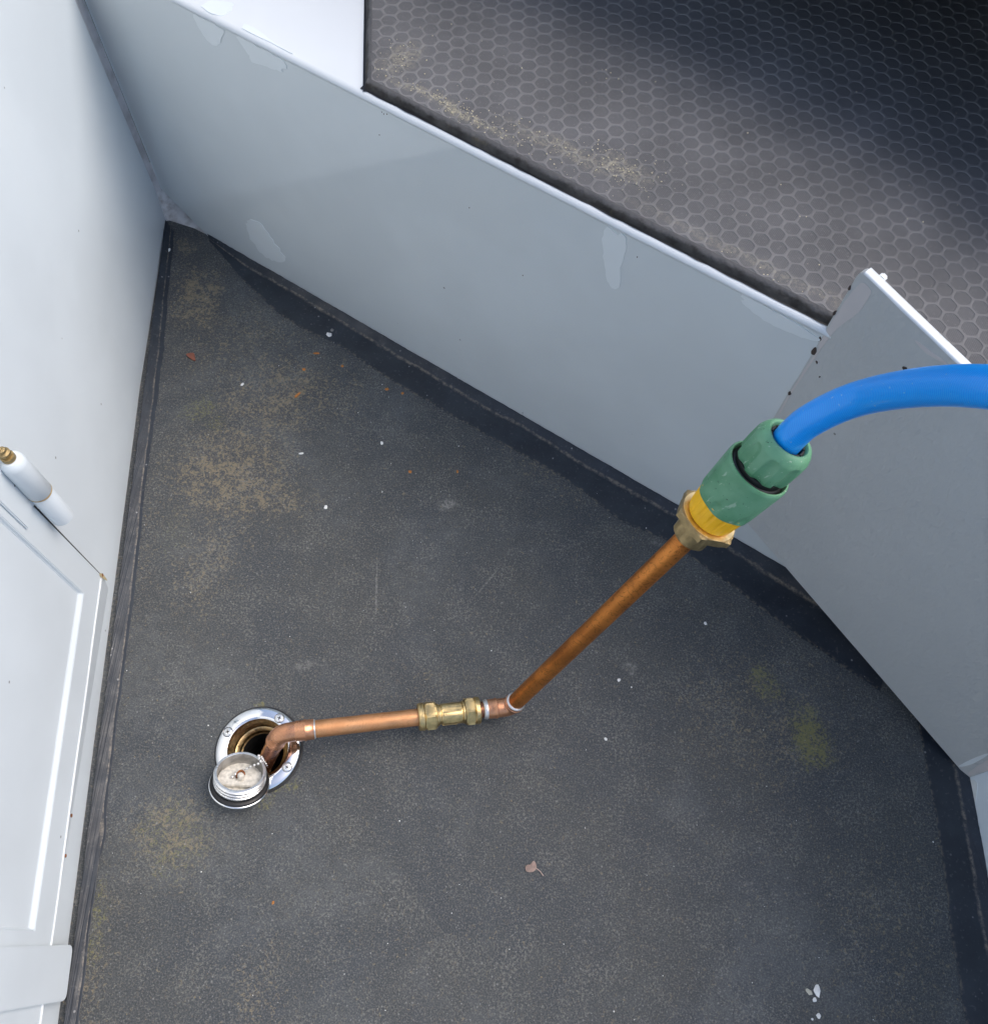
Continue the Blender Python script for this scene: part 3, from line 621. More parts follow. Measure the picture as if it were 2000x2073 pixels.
# pale sand caught along the mat's near edge
bm = bmesh.new()
def speck(bm, p, r):
    m_ = Matrix.Translation(p) @ Matrix.Rotation(random.random() * 6.28, 4, 'Z') @ Matrix.Diagonal((r * random.uniform(.7, 1.4), r, r * 0.7, 1))
    bmesh.ops.create_icosphere(bm, subdivisions=1, radius=1.0, matrix=m_)
for s, w, ds, dw, n in ((0.335, 0.022, 0.045, 0.006, 230), (0.262, 0.045, 0.010, 0.020, 60), (0.47, 0.045, 0.022, 0.012, 150), (0.40, 0.028, 0.05, 0.012, 130), (0.55, 0.05, 0.16, 0.06, 70), (0.62, 0.016, 0.03, 0.004, 25), (0.45, 0.12, 0.15, 0.08, 40)):
    for k in range(n):
        q = Vector((random.gauss(s, ds), random.gauss(w, dw)))
        if q.y < 0.011 or (q - Lbv).dot(lnor) < 0.002: continue
        speck(bm, T_(q.x, q.y, MTZ + 0.0001), random.choice((0.0002, 0.0002, 0.0003, 0.0003, 0.0004, 0.0006)))
tag(link('sand_grains', bm_mesh(bm), SAND), 'scattered pale sand grains along the near edge of the hexagon mat', 'sand', kind='stuff')

# ------------------------------------------------------------------ covered space beyond the mat and the right-hand hull side
fd = bpy.data.objects.new('foredeck', None); C.objects.link(fd); fd['kind'] = 'structure'
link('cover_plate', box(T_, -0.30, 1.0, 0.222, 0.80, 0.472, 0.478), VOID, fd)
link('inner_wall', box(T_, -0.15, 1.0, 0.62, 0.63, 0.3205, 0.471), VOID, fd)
link('light_stop_wall', box(T_, 0.78, 0.79, 0.175, 0.61, 0.329, 0.471), VOID, fd)  # unseen wall added to stop light leaking in from the right
hull = bpy.data.objects.new('hull_side', None); C.objects.link(hull)
tag(hull, 'blue grey hull side wall at the right edge of the deck', 'wall')
link('side_plate', prism([H_(-0.75, -0.05), H_(0.9, -0.05), H_(0.9, 0.36), H_(-0.75, 0.36)], -HN * 0.006), HULLP, hull)
link('paint_patch', patch([(0.46211, 0.17496, 0.00088), (0.46224, 0.17212, 0.01386), (0.46275, 0.16158, 0.00943), (0.4632, 0.15226, 0.00219), (0.46269, 0.16276, 0.00086)], HN, 0.0004, 0.1), GREY_TOUCH, hull)
rebase(hull, H_(0, 0))

# ------------------------------------------------------------------ upright grey plate on the right
gus = empty('upright_plate', 'upright grey steel plate with bright white top edge on the right', 'panel')
gBL = Vector((.2215, .4034, .0665)); gTL = Vector((.2170, .4113, .3793)); gBR = Vector((.4620, .1773, 0.0))
gN = (gBR - gBL).cross(gTL - gBL).normalized()
if gN.dot(Vector((-1, -1, 0))) < 0: gN = -gN
gTR = Vector((0.27883, 0.35325, 0.36846)); td = (gTR - gTL).normalized()
upv = (gTL - gBL).normalized(); gTR = gTL + td * 0.335
tlc = [gTL - upv * 0.006, gTL - upv * 0.0022 + td * 0.0012, gTL + td * 0.004]
outl = [gBL, *tlc, gTR, gBR]
bm = bmesh.new(); a_ = [bm.verts.new(p) for p in outl]; b_ = [bm.verts.new(p - gN * 0.0068) for p in outl]
bm.faces.new(a_); bm.faces.new(b_[::-1])
for i in range(len(outl)): bm.faces.new((a_[i - 1], a_[i], b_[i], b_[i - 1]))
bmesh.ops.recalc_face_normals(bm, faces=bm.faces)
bmesh.ops.bevel(bm, geom=bm.edges[:], offset=0.0007, segments=2, affect='EDGES')
link('plate', bm_mesh(bm), GREY_BOARD, gus, smooth=30)
edge_o = [gTL - upv * 0.0042 + td * 0.0002, gTL - upv * 0.0012 + td * 0.0018, gTL + td * 0.0048, gTR]
upg = td.cross(gN).normalized(); upg = upg if upg.z > 0 else -upg
n_ = 40; top_l = [gTL + td * 0.0035 + (gTR - gTL) * (i / n_) for i in range(n_ + 1)]
rows_ = [[p - upg * (0.0008 + 0.0007 * mnoise.noise(p * 70)) + gN * 0.0004 for p in top_l], [p + upg * 0.0002 + gN * 0.0002 for p in top_l], [p + upg * 0.0007 - gN * 0.001 for p in top_l],
         [p + upg * 0.0007 - gN * 0.006 for p in top_l], [p - gN * 0.0073 for p in top_l], [p - upg * 0.006 - gN * 0.0073 for p in top_l]]
link('white_edge', strip(rows_, [0, .2, .4, .6, .8, 1]), WHITE_EDGE, gus, smooth=180)
nb = gTL + td * 0.0105 - gN * 0.007
link('edge_nub', prism([nb, nb + td * 0.005, nb + td * 0.005 - gN * 0.0055, nb - gN * 0.0055], -upg * 0.008, 0.001), WHITE_EDGE, gus)
def gpatch(name, pts, mat_, th=0.0003, jag=0.06):
    link(name, patch([Vector(p) for p in pts], gN, th, jag, 5), mat_, gus, smooth=30)
gpatch('primer_patch', [(0.22069, 0.40775, 0.37179), (0.22542, 0.40333, 0.37197), (0.2275, 0.40135, 0.36982), (0.22772, 0.40104, 0.36042), (0.22754, 0.40108, 0.35021), (0.22413, 0.40407, 0.33324), (0.22247, 0.4055, 0.32237), (0.22136, 0.40631, 0.30224), (0.21951, 0.40808, 0.3054), (0.21889, 0.40893, 0.32835), (0.21901, 0.40908, 0.35127)], TAUPE)
gpatch('primer_patch', [(0.22068, 0.40699, 0.30589), (0.22145, 0.40617, 0.29829), (0.22088, 0.40604, 0.24176), (0.22149, 0.4052, 0.2188), (0.22052, 0.40612, 0.21938), (0.21995, 0.40719, 0.26547)], TAUPE)
gpatch('primer_patch', [(0.25702, 0.37359, 0.36148), (0.26453, 0.36658, 0.3628), (0.27581, 0.35601, 0.36301), (0.2748, 0.35694, 0.36153), (0.2682, 0.3631, 0.35977), (0.26398, 0.36705, 0.35892)], TAUPE)
gpatch('primer_patch', [(0.45885, 0.18032, 0.00651), (0.45678, 0.18245, 0.02149), (0.45498, 0.18434, 0.03952), (0.45404, 0.18543, 0.05678), (0.46057, 0.17915, 0.04372), (0.46055, 0.17894, 0.02426), (0.46061, 0.17872, 0.00953)], TAUPE)
gpatch('primer_patch', [(0.45216, 0.18657, 0.00439), (0.4536, 0.18543, 0.02232), (0.45164, 0.18762, 0.05246), (0.45026, 0.18893, 0.05371), (0.45063, 0.18824, 0.02435)], GREY_TOUCH)
for (u_pts) in ([(0.21689, 0.41122, 0.36379), (0.21812, 0.41004, 0.36145), (0.21755, 0.41056, 0.35977), (0.21683, 0.41124, 0.36082)], [(0.21775, 0.41012, 0.33896), (0.21825, 0.40962, 0.33598), (0.21731, 0.41048, 0.33421), (0.21681, 0.41098, 0.33722)], [(0.21765, 0.40989, 0.31132), (0.21898, 0.40861, 0.30865), (0.21814, 0.40937, 0.30634), (0.21709, 0.41038, 0.30829)],
                [(0.21861, 0.40885, 0.29951), (0.22033, 0.40721, 0.29669), (0.2205, 0.40701, 0.2934), (0.21863, 0.40875, 0.2919), (0.2175, 0.40984, 0.29501)], [(0.22268, 0.40492, 0.28936), (0.22364, 0.40402, 0.28956), (0.22422, 0.40346, 0.28799), (0.22362, 0.40402, 0.28773)], [(0.21966, 0.40723, 0.24529), (0.22091, 0.40604, 0.24385), (0.22, 0.40686, 0.24106), (0.219, 0.40782, 0.24289)],
                [(0.26038, 0.37017, 0.33764), (0.26214, 0.36853, 0.33914), (0.26266, 0.36802, 0.33658), (0.26145, 0.36915, 0.33589)], [(0.22878, 0.39908, 0.2794), (0.22938, 0.39853, 0.27968), (0.22945, 0.39845, 0.27854), (0.22886, 0.399, 0.27826)]):
    gpatch('paint_chip', u_pts, DARKCHIP, 0.00045, 0.25)
rebase(gus, gBL)

# ------------------------------------------------------------------ deck filler
fil = empty('deck_filler', 'round chrome deck filler ring with open brass bore in the deck', 'deck filler')
ring = link('chrome_flange', lathe([(0.0, 0.0376), (0.0012, 0.0376), (0.0022, 0.0370), (0.0032, 0.0345), (0.0038, 0.0315), (0.0040, 0.0285), (0.0038, 0.0272), (0.0028, 0.0263), (0.0, 0.0260)], FC, (0, 0, 1), 96), CHROME, fil, smooth=60)
bore = [(0.0024, 0.0263)]
for k in range(6):
    h_ = 0.0010 - 0.0026 * k; bore += [(h_, 0.0254), (h_ - 0.0013, 0.0243)]
bore += [(-0.015, 0.0238), (-0.0165, 0.0205), (-0.0175, 0.0200), (-0.0205, 0.0197), (-0.0215, 0.0185)]
link('brass_bore', lathe(bore, FC, (0, 0, 1), 72), BRASS_OLD, fil, smooth=40)
link('filler_pipe', lathe([(-0.0212, 0.0186), (-0.03, 0.0180), (-0.12, 0.0180), (-0.12, 0.0)], FC, (0, 0, 1), 48), VOID, fil, smooth=40)
link('rubber_gasket', lathe([(0.0, 0.0392), (0.0008, 0.0390), (0.0011, 0.0374), (0.0, 0.0374)], FC + Vector((0.0006, -0.0004, 0.0001)), (0, 0, 1), 64), BLACK, fil, smooth=60)
def cross_recess(name, p, ax, r, parent, rot):
    x, y, z = basis(ax); bm = bmesh.new()
    for k in range(2):
        q = Matrix.Rotation(rot + k * math.pi / 2, 3, 'Z')
        pts = [q @ Vector(v) for v in ((-r, -r * 0.24, 0), (r, -r * 0.24, 0), (r, r * 0.24, 0), (-r, r * 0.24, 0))]
        vv = [bm.verts.new(p + x * v.x + y * v.y + z * (0.00004 + 0.00003 * k)) for v in pts]; bm.faces.new(vv)
    return link(name, bm_mesh(bm), VOID, parent)  # flat black cross painted on in place of a shaded recess
for scp in ((-0.21348, 0.14065, 0.0035), (-0.17255, 0.15646, 0.0035), (-0.15787, 0.11773, 0.0035), (-0.19631, 0.10305, 0.0035)):
    dv_ = Vector((scp[0] - FC.x, scp[1] - FC.y, 0)); dv_ = dv_.normalized() * 0.0318
    p = FC + dv_ + Vector((0, 0, 0.0036)); axs = (Vector((0, 0, 1)) + dv_.normalized() * 0.14).normalized()
    rg = link('screw_seat', lathe([(0.0002, 0.00455), (0.0004, 0.0043), (0.0002, 0.0040)], p, axs, 28), STEEL_EDGE, fil, smooth=60)
    sw = link('screw', lathe([(0.0, 0.0041), (0.0006, 0.0038), (0.0009, 0.0025), (0.0010, 0.0)], p, axs, 28), CHROME_DULL, fil, smooth=60)
    cross_recess('screw_slot', p + axs * 0.00105, axs, 0.0016, sw, random.random() * 1.5)
rebase(fil, FC)

# ------------------------------------------------------------------ filler cap lying upside down
cap = empty('filler_cap', 'upturned threaded chrome filler cap resting against the deck filler ring', 'cap')
CB = Vector((-0.19207, 0.09699, 0.0105)); CA = Vector((0.10, 0.50, 0.86)).normalized()
def cz(h_): return CB + CA * h_
link('cap_rim', lathe([(-0.0055, 0.0), (-0.0052, 0.012), (-0.0035, 0.0200), (-0.0012, 0.0246), (0.0004, 0.0258), (0.0014, 0.0258), (0.0018, 0.0254), (0.0018, 0.0)], CB, CA, 72), CHROME, cap, smooth=50)
link('cap_gasket', lathe([(0.0016, 0.0250), (0.0030, 0.0250), (0.0040, 0.0243), (0.0044, 0.0216), (0.0044, 0.019)], CB, CA, 64), BLACK, cap, smooth=60)
thr = [(0.0042, 0.0206)]
for k in range(3):
    h_ = 0.0052 + 0.0036 * k; thr += [(h_, 0.0204), (h_ + 0.0010, 0.0220), (h_ + 0.0024, 0.0220), (h_ + 0.0033, 0.0204)]
thr += [(0.0168, 0.0212), (0.0172, 0.0209), (0.0172, 0.0194), (0.0168, 0.0191)]
link('cap_thread', lathe(thr, CB, CA, 80), CHROME_DULL, cap, smooth=40)
link('cup_wall', lathe([(0.0168, 0.0191), (0.0160, 0.0189), (0.0012, 0.0187)], CB, CA, 64), plain('dull_cup_metal', (0.34, 0.325, 0.30), 0.55, 0.3, bump=0.4, var=0.3, vs=120), cap, smooth=50)
cx_, cy_, cz_ = basis(CA, (1, 0.1, 0))
bm = bmesh.new(); NR = 16; cen = bm.verts.new(cz(0.0046)); prev = None
for ir in range(1, 9):
    row = []
    for k in range(40):
        t = 2 * math.pi * k / 40; r = 0.0188 * ir / 8; X_, Y_ = r * math.cos(t), r * math.sin(t)
        hh = 0.0046 + 0.0005 * mnoise.noise(Vector((X_ * 300, Y_ * 300, 0)))
        row.append(bm.verts.new(cz(hh) + cx_ * X_ + cy_ * Y_))
    for k in range(40):
        if prev: bm.faces.new((prev[k - 1], prev[k], row[k], row[k - 1]))
        else: bm.faces.new((cen, row[k], row[k - 1]))
    prev = row
floor_ = link('limescale_floor', bm_mesh(bm), LIME, cap, smooth=35)
_b = []
for a0, a1 in ((-27, 27), (153, 207)):
    for k in range(7):
        a = math.radians(a0 + (a1 - a0) * k / 6); _b.append(cz(0.0036) + cx_ * 0.0184 * math.cos(a) + cy_ * (0.0178 * math.sin(a) + 0.0011 * math.cos(a)))
link('cup_bar', prism(_b, CA * 0.0050, 0.0006, 2), LIME, cap, smooth=35)
link('centre_post', lathe([(0, 0.0033), (0.0052, 0.0028), (0.0060, 0.0020), (0.0062, 0.0)], cz(0.0084) + cx_ * 0.0008 - cy_ * 0.0005, CA, 20), LIME, cap, smooth=40)
link('rusty_ring', tube(spline([cz(0.0126 + 0.0022 * math.sin(a * 1.3)) + cx_ * (0.0002 + 0.0030 * math.cos(a)) + cy_ * (0.0004 + 0.0022 * math.sin(a)) for a in [0.35 * i for i in range(15)]], 3), 0.0011, 8), RUST, cap, smooth=180)
rebase(cap, Vector((CB.x, CB.y, 0)))
# ball chain from the cap into the bore
pth = [cz(0.0102) + cx_ * -0.0062 + cy_ * -0.0012, cz(0.0112) + cx_ * -0.0036 + cy_ * 0.0016, cz(0.0125) + cx_ * 0.0012 + cy_ * 0.0042, cz(0.0160) + cx_ * 0.0080 + cy_ * 0.0075, cz(0.0186) + cx_ * 0.0150 + cy_ * 0.0108,
       Vector((-0.1788, 0.12025, 0.0235)), Vector((-0.17625, 0.12032, 0.02)), Vector((-0.1754, 0.11845, 0.012)), Vector((-0.17385, 0.11659, 0.004)), Vector((-0.17364, 0.1153, -0.006)), Vector((-0.17435, 0.11427, -0.016))]
sp_ = spline(pth, 12); L_ = 0; bm = bmesh.new(); nxt = 0.0
for a, b in zip(sp_, sp_[1:]):
    seg_ = (b - a).length
    while nxt <= L_ + seg_:
        p = a.lerp(b, (nxt - L_) / seg_); bmesh.ops.create_icosphere(bm, subdivisions=2, radius=0.00132, matrix=Matrix.Translation(p)); nxt += 0.0034
    L_ += seg_
chn = empty('ball_chain', 'fine silver ball chain running from the upturned cap into the bore', 'chain')
link('beads', bm_mesh(bm), CHROME_DULL, chn, smooth=180)
link('wire', tube(sp_, 0.0003, 6), STEEL_EDGE, chn, smooth=180)
rebase(chn, Vector((CB.x, CB.y, 0)))

# ------------------------------------------------------------------ copper filling pipe
pipe = empty('copper_pipe', 'bent copper pipe with brass fittings plugged into the deck filler', 'pipe')
E1 = Vector((-0.16095, 0.13874, 0.04)); S0v = Vector((-0.17414, 0.12388, 0.004)); E2 = Vector((0.03023, 0.18293, 0.031))
T0 = Vector((0.03848, 0.19141, 0.0285)); T1 = Vector((0.12934, 0.25204, 0.28)); AX = (T1 - T0).normalized()
E2 = T0 - AX * 0.0085
hd = (E2 - E1).normalized(); dn = (S0v - E1).normalized()
RP = 0.0075
def seg(name, a, b, rings_mat, r=RP, parent=pipe): return link(name, lathe([(0, r), ((b - a).length, r)], a, b - a, 40, (True, True)), rings_mat, parent, smooth=60)
def elbow(name, c_, d1, d2, l1, l2, R_b, mat_, rr, collars):
    """bend at c_ between outgoing directions d1, d2"""
    t_ = R_b; p1 = c_ + d1 * t_; p2 = c_ + d2 * t_
    arc = [c_ + d1 * l1] + [p1.lerp(c_, 0)] + []
    pts = [c_ + d1 * (l1 - 0.0001)] + [c_ + d1 * (l1 + (t_ - l1) * k / 4) for k in range(1, 4)]
    for k in range(0, 13):
        t = k / 12; pts.append(p1 * (1 - t) ** 2 + c_ * 2 * t * (1 - t) + p2 * t * t)
    pts += [c_ + d2 * (t_ + (l2 - t_) * k / 4) for k in range(1, 5)]
    o = link(name, tube(pts, rr, 40), mat_, pipe, smooth=50)
    return o
el1 = elbow('elbow', E1, dn, hd, 0.0145, 0.026, 0.011, COPPER_FIT, 0.0083, None)
def collar(a, ax_, prof_, mat_, parent): return link('collar', lathe(prof_, a, ax_, 40), mat_, parent, smooth=45)
collar(E1 + hd * 0.0125, hd, [(0, 0.0080), (0.0015, 0.0088), (0.008, 0.0089), (0.0086, 0.0094), (0.0098, 0.0094), (0.0104, 0.0088), (0.0165, 0.0087), (0.0168, 0.0074)], COPPER_FIT, el1)
link('solder_ring', lathe([(0, 0.0086), (0.0005, 0.0086), (0.0012, 0.0076)], E1 + hd * 0.0292, hd, 40), SOLDER, el1, smooth=60)
collar(E1 + dn * 0.0125, dn, [(0, 0.0082), (0.0006, 0.0086), (0.002, 0.0086), (0.0026, 0.0076)], COPPER_FIT, el1)
seg('pipe_stub', E1 + dn * 0.012, E1 + dn * 0.075, COPPER_WET)
LH = (E2 - E1).length
vA = 0.1345; 
ax_m = lambda px_: px_
def along(u, v):    # metres along the low pipe
    return u
V0 = (Vector((-0.045, 0.1662, 0.03)) - E1).dot(hd); V1 = (Vector((0.00932, 0.17765, 0.025)) - E1).dot(hd); VL = V1 - V0
seg('low_pipe', E1 + hd * 0.026, E1 + hd * (V0 + 0.004), COPPER)
seg('short_stub', E1 + hd * (V1 - 0.006), E1 + hd * (LH - 0.014), COPPER_WET, r=0.00735)
vb = E1 + hd * V0
valve = link('coupling_body', lathe([(VL * 0.26, 0.0086), (VL * 0.30, 0.0098), (VL * 0.325, 0.0098), (VL * 0.335, 0.0088), (VL * 0.36, 0.0088), (VL * 0.37, 0.0094), (VL * 0.39, 0.0094), (VL * 0.40, hexr(0.0184, 0.0099, 0.2)), (VL * 0.68, hexr(0.0184, 0.0099, 0.2)), (VL * 0.69, 0.0096), (VL * 0.71, 0.0092), (VL * 0.72, 0.0102), (VL * 0.745, 0.0102), (VL * 0.75, 0.0088), (VL * 0.80, 0.0088)], vb, hd, 72), BRASS, pipe, smooth=30)
link('coupling_rib', prism([vb + hd * (VL * 0.42) + Vector((0, -0.0090, -0.0012)), vb + hd * (VL * 0.67) + Vector((0, -0.0090, -0.0012)), vb + hd * (VL * 0.67) + Vector((0, -0.0090, 0.0004)), vb + hd * (VL * 0.42) + Vector((0, -0.0090, 0.0004))], (0, -0.0013, 0.0003), 0.0003), BRASS_BRIGHT, valve)
def compnut(a, b, flip):
    L = VL * (b - a); col_ = 0.36
    rg = [(0, 0.0078), (0, 0.0112), (L * 0.06, 0.0120), (L * 0.30, 0.0122), (L * 0.36, 0.0114)]
    rg += [(h_ + 0, r) for h_, r in [(L * 0.38, hexr(0.0225, 0.0120)), (L * 0.46, hexr(0.0232)), (L * 0.88, hexr(0.0232)), (L, hexr(0.0225, 0.0116))]] + [(L, 0.0086)]
    if flip: o = link('compression_nut', lathe(rg, vb + hd * (VL * b), -hd, 72, ref=(0, 0.25, 1)), BRASS, pipe, smooth=25)
    else: o = link('compression_nut', lathe(rg, vb + hd * (VL * a), hd, 72, ref=(0, 0.2, 1)), BRASS, pipe, smooth=25)
    return o
compnut(0.0, 0.29, False); compnut(0.755, 1.0, True)
el2 = elbow('elbow', E2, -hd, AX, 0.0215, 0.0105, 0.0085, COPPER_FIT, 0.0085, None)
collar(E2 - hd * 0.0225, hd, [(0, 0.0074), (0, 0.0086), (0.0075, 0.0088), (0.0080, 0.0093), (0.0092, 0.0093), (0.0098, 0.0086)], COPPER_FIT, el2)
link('solder_ring', lathe([(-0.0032, 0.0076), (-0.0024, 0.0084), (0.0002, 0.0090), (0.0010, 0.0084)], E2 - hd * 0.0225, hd, 40), SOLDER, el2, smooth=60)
collar(E2 + AX * 0.0055, AX, [(0, 0.0083), (0.0010, 0.0093), (0.0025, 0.0093), (0.0030, 0.0087), (0.0050, 0.0087)], COPPER_FIT, el2)
link('solder_ring', lathe([(0.0, 0.0087), (0.0009, 0.0091), (0.0016, 0.0086), (0.0022, 0.0075)], E2 + AX * 0.0100, AX, 40), SOLDER, el2, smooth=60)
PB = T1 - AX * 0.26705     # axis origin of the rising pipe
seg('rising_pipe', E2 + AX * 0.008, PB + AX * 0.275, COPPER_DULL)
def A_(h_): return PB + AX * h_
link('adaptor_nut', lathe([(0.2715, 0.0078), (0.2715, hexr(0.0240, 0.0118)), (0.2728, hexr(0.0246, 0.0131)), (0.2870, hexr(0.0246, 0.0131)), (0.2886, hexr(0.0240, 0.0120)), (0.2890, 0.0100)], PB, AX, 72, ref=(0.35, -0.2, 0)), BRASS_CAST, pipe, smooth=25)
fl_ = link('hexagon_flange', lathe(hexnut(0.2886, 0.2945, 0.0392, 0.0090, 0.0008), PB, AX, 72, ref=(0.62, 0.5, 0)), BRASS_CAST, pipe, smooth=20)
link('flange_face', lathe([(0.29455, 0.0090), (0.29462, 0.0092), (0.29462, 0.0193), (0.29452, 0.0194)], PB, AX, 64), BRASS_BRIGHT, fl_, smooth=40)
rebase(pipe, Vector((E2.x, E2.y, 0)))

# ------------------------------------------------------------------ hose connector
con = empty('hose_connector', 'weathered green plastic hose connector with yellow collar on the copper pipe', 'hose connector')
def flute(R, d_, n, wdt, ph=0.0):
    def f(t):
        k = abs(((t * n / (2 * math.pi) + ph) % 1) - 0.5) * 2
        return R - d_ * max(0.0, 1 - (k / wdt) ** 2) if k < wdt else R
    return f
link('yellow_collar', lathe([(0.2948, 0.010), (0.2948, 0.0150), (0.2954, 0.0160), (0.2975, flute(0.0167, 0.0006, 16, 0.4)), (0.3060, flute(0.0178, 0.0009, 16, 0.45)), (0.3125, flute(0.0185, 0.0009, 16, 0.4)), (0.3142, 0.0185), (0.3142, 0.012)], PB, AX, 160), YELLOW, con, smooth=30)
brl = [(0.3060, 0.0170), (0.3062, lambda t: 0.01935)]
def scal(h_, R): return (h_, R)
grip = lambda R, d_: flute(R, d_, 6, 0.34, 0.25)
brl = [(0.3122, 0.0165), (0.3122, lambda t: 0.0190 - 0.0004 * math.cos(6 * t)), (0.3145, grip(0.0195, 0.0012)), (0.3175, grip(0.0198, 0.0013)), (0.3205, flute(0.0200, 0.0012, 6, 0.27, 0.25)), (0.3218, flute(0.0201, 0.0004, 6, 0.12, 0.25)), (0.3225, 0.0201), (0.3300, 0.0206), (0.3400, 0.0212), (0.3440, 0.0214), (0.3458, 0.0213), (0.3468, 0.0208), (0.3468, 0.0198), (0.3458, 0.0192), (0.3400, 0.0190), (0.3400, 0.0140)]
link('green_sleeve', lathe(brl, PB, AX, 160), GREEN, con, smooth=35)
link('black_gap_ring', lathe([(0.3402, 0.0189), (0.3438, 0.0187), (0.3450, 0.0176), (0.3456, 0.0168), (0.3490, 0.0164), (0.3490, 0.0120)], PB, AX, 64), BLACK, con, smooth=45)  # black ring put in for the dark gap between sleeve and nut
nutf = lambda R, d_, w=0.62: flute(R, d_, 8, w, 0.1)
nrg = [(0.3500, 0.0140), (0.3492, nutf(0.0174, 0.0020)), (0.3500, nutf(0.0181, 0.0024)), (0.3530, nutf(0.0185, 0.0024)), (0.3590, nutf(0.0187, 0.0022)), (0.3640, nutf(0.0187, 0.0019, 0.58)), (0.3668, nutf(0.0186, 0.0014, 0.48)), (0.3682, nutf(0.0185, 0.0005, 0.32)), (0.3690, 0.0183), (0.3715, 0.0174), (0.3738, 0.0160), (0.3748, 0.0144), (0.3747, 0.0130), (0.3736, 0.0122), (0.3620, 0.0119)]
link('green_nut', lathe(nrg, PB, AX, 192), GREEN, con, smooth=35)
for k in range(10):
    t0 = 2 * math.pi * k / 10; x, y, z = basis(AX); pts = []
    for rr_, rng_ in ((0.0118, range(0, 5)), (0.0103, range(4, -1, -1))):
        for q in rng_:
            a = t0 + (0.53 * q / 4); pts.append(A_(0.3682) + (x * math.cos(a) + y * math.sin(a)) * rr_)
    link('collet_jaw', prism(pts, AX * 0.0050, 0.0002, 1), BLACK, con)
rebase(con, A_(0.2948))

# ------------------------------------------------------------------ blue water hose
hp = [A_(0.330), A_(0.348), A_(0.366), Vector((0.16487, 0.27495, 0.3875)), Vector((0.16861, 0.27556, 0.4)), Vector((0.17707, 0.27379, 0.42)), Vector((0.18434, 0.26771, 0.44)), Vector((0.18946, 0.25355, 0.468)), Vector((0.19355, 0.23917, 0.492)), Vector((0.19704, 0.22528, 0.512)), Vector((0.20163, 0.21262, 0.528)), Vector((0.21023, 0.19601, 0.545)), Vector((0.23399, 0.17691, 0.555)), Vector((0.30078, 0.15466, 0.54)), Vector((0.40, 0.02, 0.49)), Vector((0.52, -0.10, 0.40)), Vector((0.58, -0.20, 0.20)), Vector((0.60, -0.27, -0.10)), Vector((0.61, -0.34, -0.50)), Vector((0.62, -0.40, -0.90))]
hs = link('water_hose', tube(spline(hp, 14), 0.0093, 48), HOSE, smooth=180)
tag(hs, 'bright blue water hose curving in from the right edge', 'hose')

# ------------------------------------------------------------------ loose bits on the deck
def at(name, p, me, m, label, cat, group=None, rot=0.0, z=0.0004):
    o = link(name, me, m, None, 25); o.location = (p[0], p[1], z); o.rotation_euler = (0, 0, rot); return tag(o, label, cat, group)
lf = [(-0.0062, -0.0008), (-0.0052, -0.0034), (-0.0020, -0.0040), (0.0012, -0.0030), (0.0032, -0.0006), (0.0030, 0.0022), (0.0012, 0.0052), (-0.0006, 0.0046), (-0.0022, 0.0022), (-0.0048, 0.0016)]
bm = bmesh.new(); cv = bm.verts.new((-0.001, 0.0002, 0.0010)); rim = [bm.verts.new((p.x, p.y, 0.0006 + 0.0016 * abs(mnoise.noise(p * 300)))) for p in spline([Vector((*q, 0)) for q in lf], 4, True)]
for i in range(len(rim)): bm.faces.new((cv, rim[i - 1], rim[i]))
bmesh.ops.solidify(bm, geom=bm.faces[:], thickness=0.0002)
leaf = empty('dry_leaf', 'small curled pinkish brown dry leaf lying on the deck', 'leaf', loc=(*(0.06856, 0.0583), 0.0003))
link('leaf_blade', bm_mesh(bm), LEAF, leaf, smooth=40)
link('leaf_stalk', tube(spline([Vector(q) for q in ((0.0024, 0.0000, 0.0009), (0.0062, -0.0020, 0.0007), (0.0092, -0.0050, 0.0005), (0.0100, -0.0056, 0.0006))], 5), 0.00035, 8), LEAF, leaf, smooth=180)
G1 = 'small white paint flakes on the deck'
at('paint_flake', (0.31074, -0.01007), rock(0.0038, 0.35, 1, (0.85, 1.25)), CHALK, 'largest white paint flake of the cluster near the bottom right corner', 'paint flake', G1)
at('paint_flake', (0.30404, -0.01166), rock(0.0031, 0.35, 2, (1.15, 0.75)), CREAM, 'cream coloured flake just left of the largest white flake', 'paint flake', G1, -0.6)
at('paint_flake', (0.30831, -0.01711), rock(0.0020, 0.5, 3), CHALK, 'small round white flake just below the largest white flake', 'paint flake', G1)
at('paint_flake', (0.31102, -0.02815), rock(0.0023, 0.5, 4, (0.85, 1.1)), CHALK, 'oval white flake nearest the bottom edge of the picture', 'paint flake', G1)
at('paint_flake', (0.30557, -0.03116), rock(0.0011, 0.5, 5), CHALK, 'tiny white flake left of the oval flake at the bottom edge', 'paint flake', G1)
at('paint_flake', (-0.20877, 0.59039), rock(0.0040, 0.25, 6, (1.1, 0.8)), CHALK, 'white paint flake on the black border below the grey locker front', 'paint flake', G1, -0.4)
at('pebble', (-0.20637, 0.59704), rock(0.0024, 0.6, 7), GREYPEB, 'small grey pebble touching the white flake on the black border', 'pebble')
at('paint_flake', (-0.12709, 0.45853), rock(0.0022, 0.45, 8, (0.8, 1.1)), CHALK, 'lone white flake below the black border amid dark grit', 'paint flake', G1)
at('paint_flake', (-0.20802, 0.43479), rock(0.0019, 0.4, 9, (1.5, 0.7)), CHALK, 'long double white flake on the silt stain left of centre', 'paint flake', G1, 0.3)
at('paint_flake', (-0.1711, 0.37589), rock(0.0026, 0.45, 10, (0.75, 1.1)), CHALK, 'white flake standing at the lower end of the silt stain', 'paint flake', G1)
at('paint_flake', (-0.28879, 0.51148), rock(0.0022, 0.45, 11, (0.7, 1.2)), CHALK, 'white flake on the upper left of the deck near the red chip', 'paint flake', G1, -0.4)
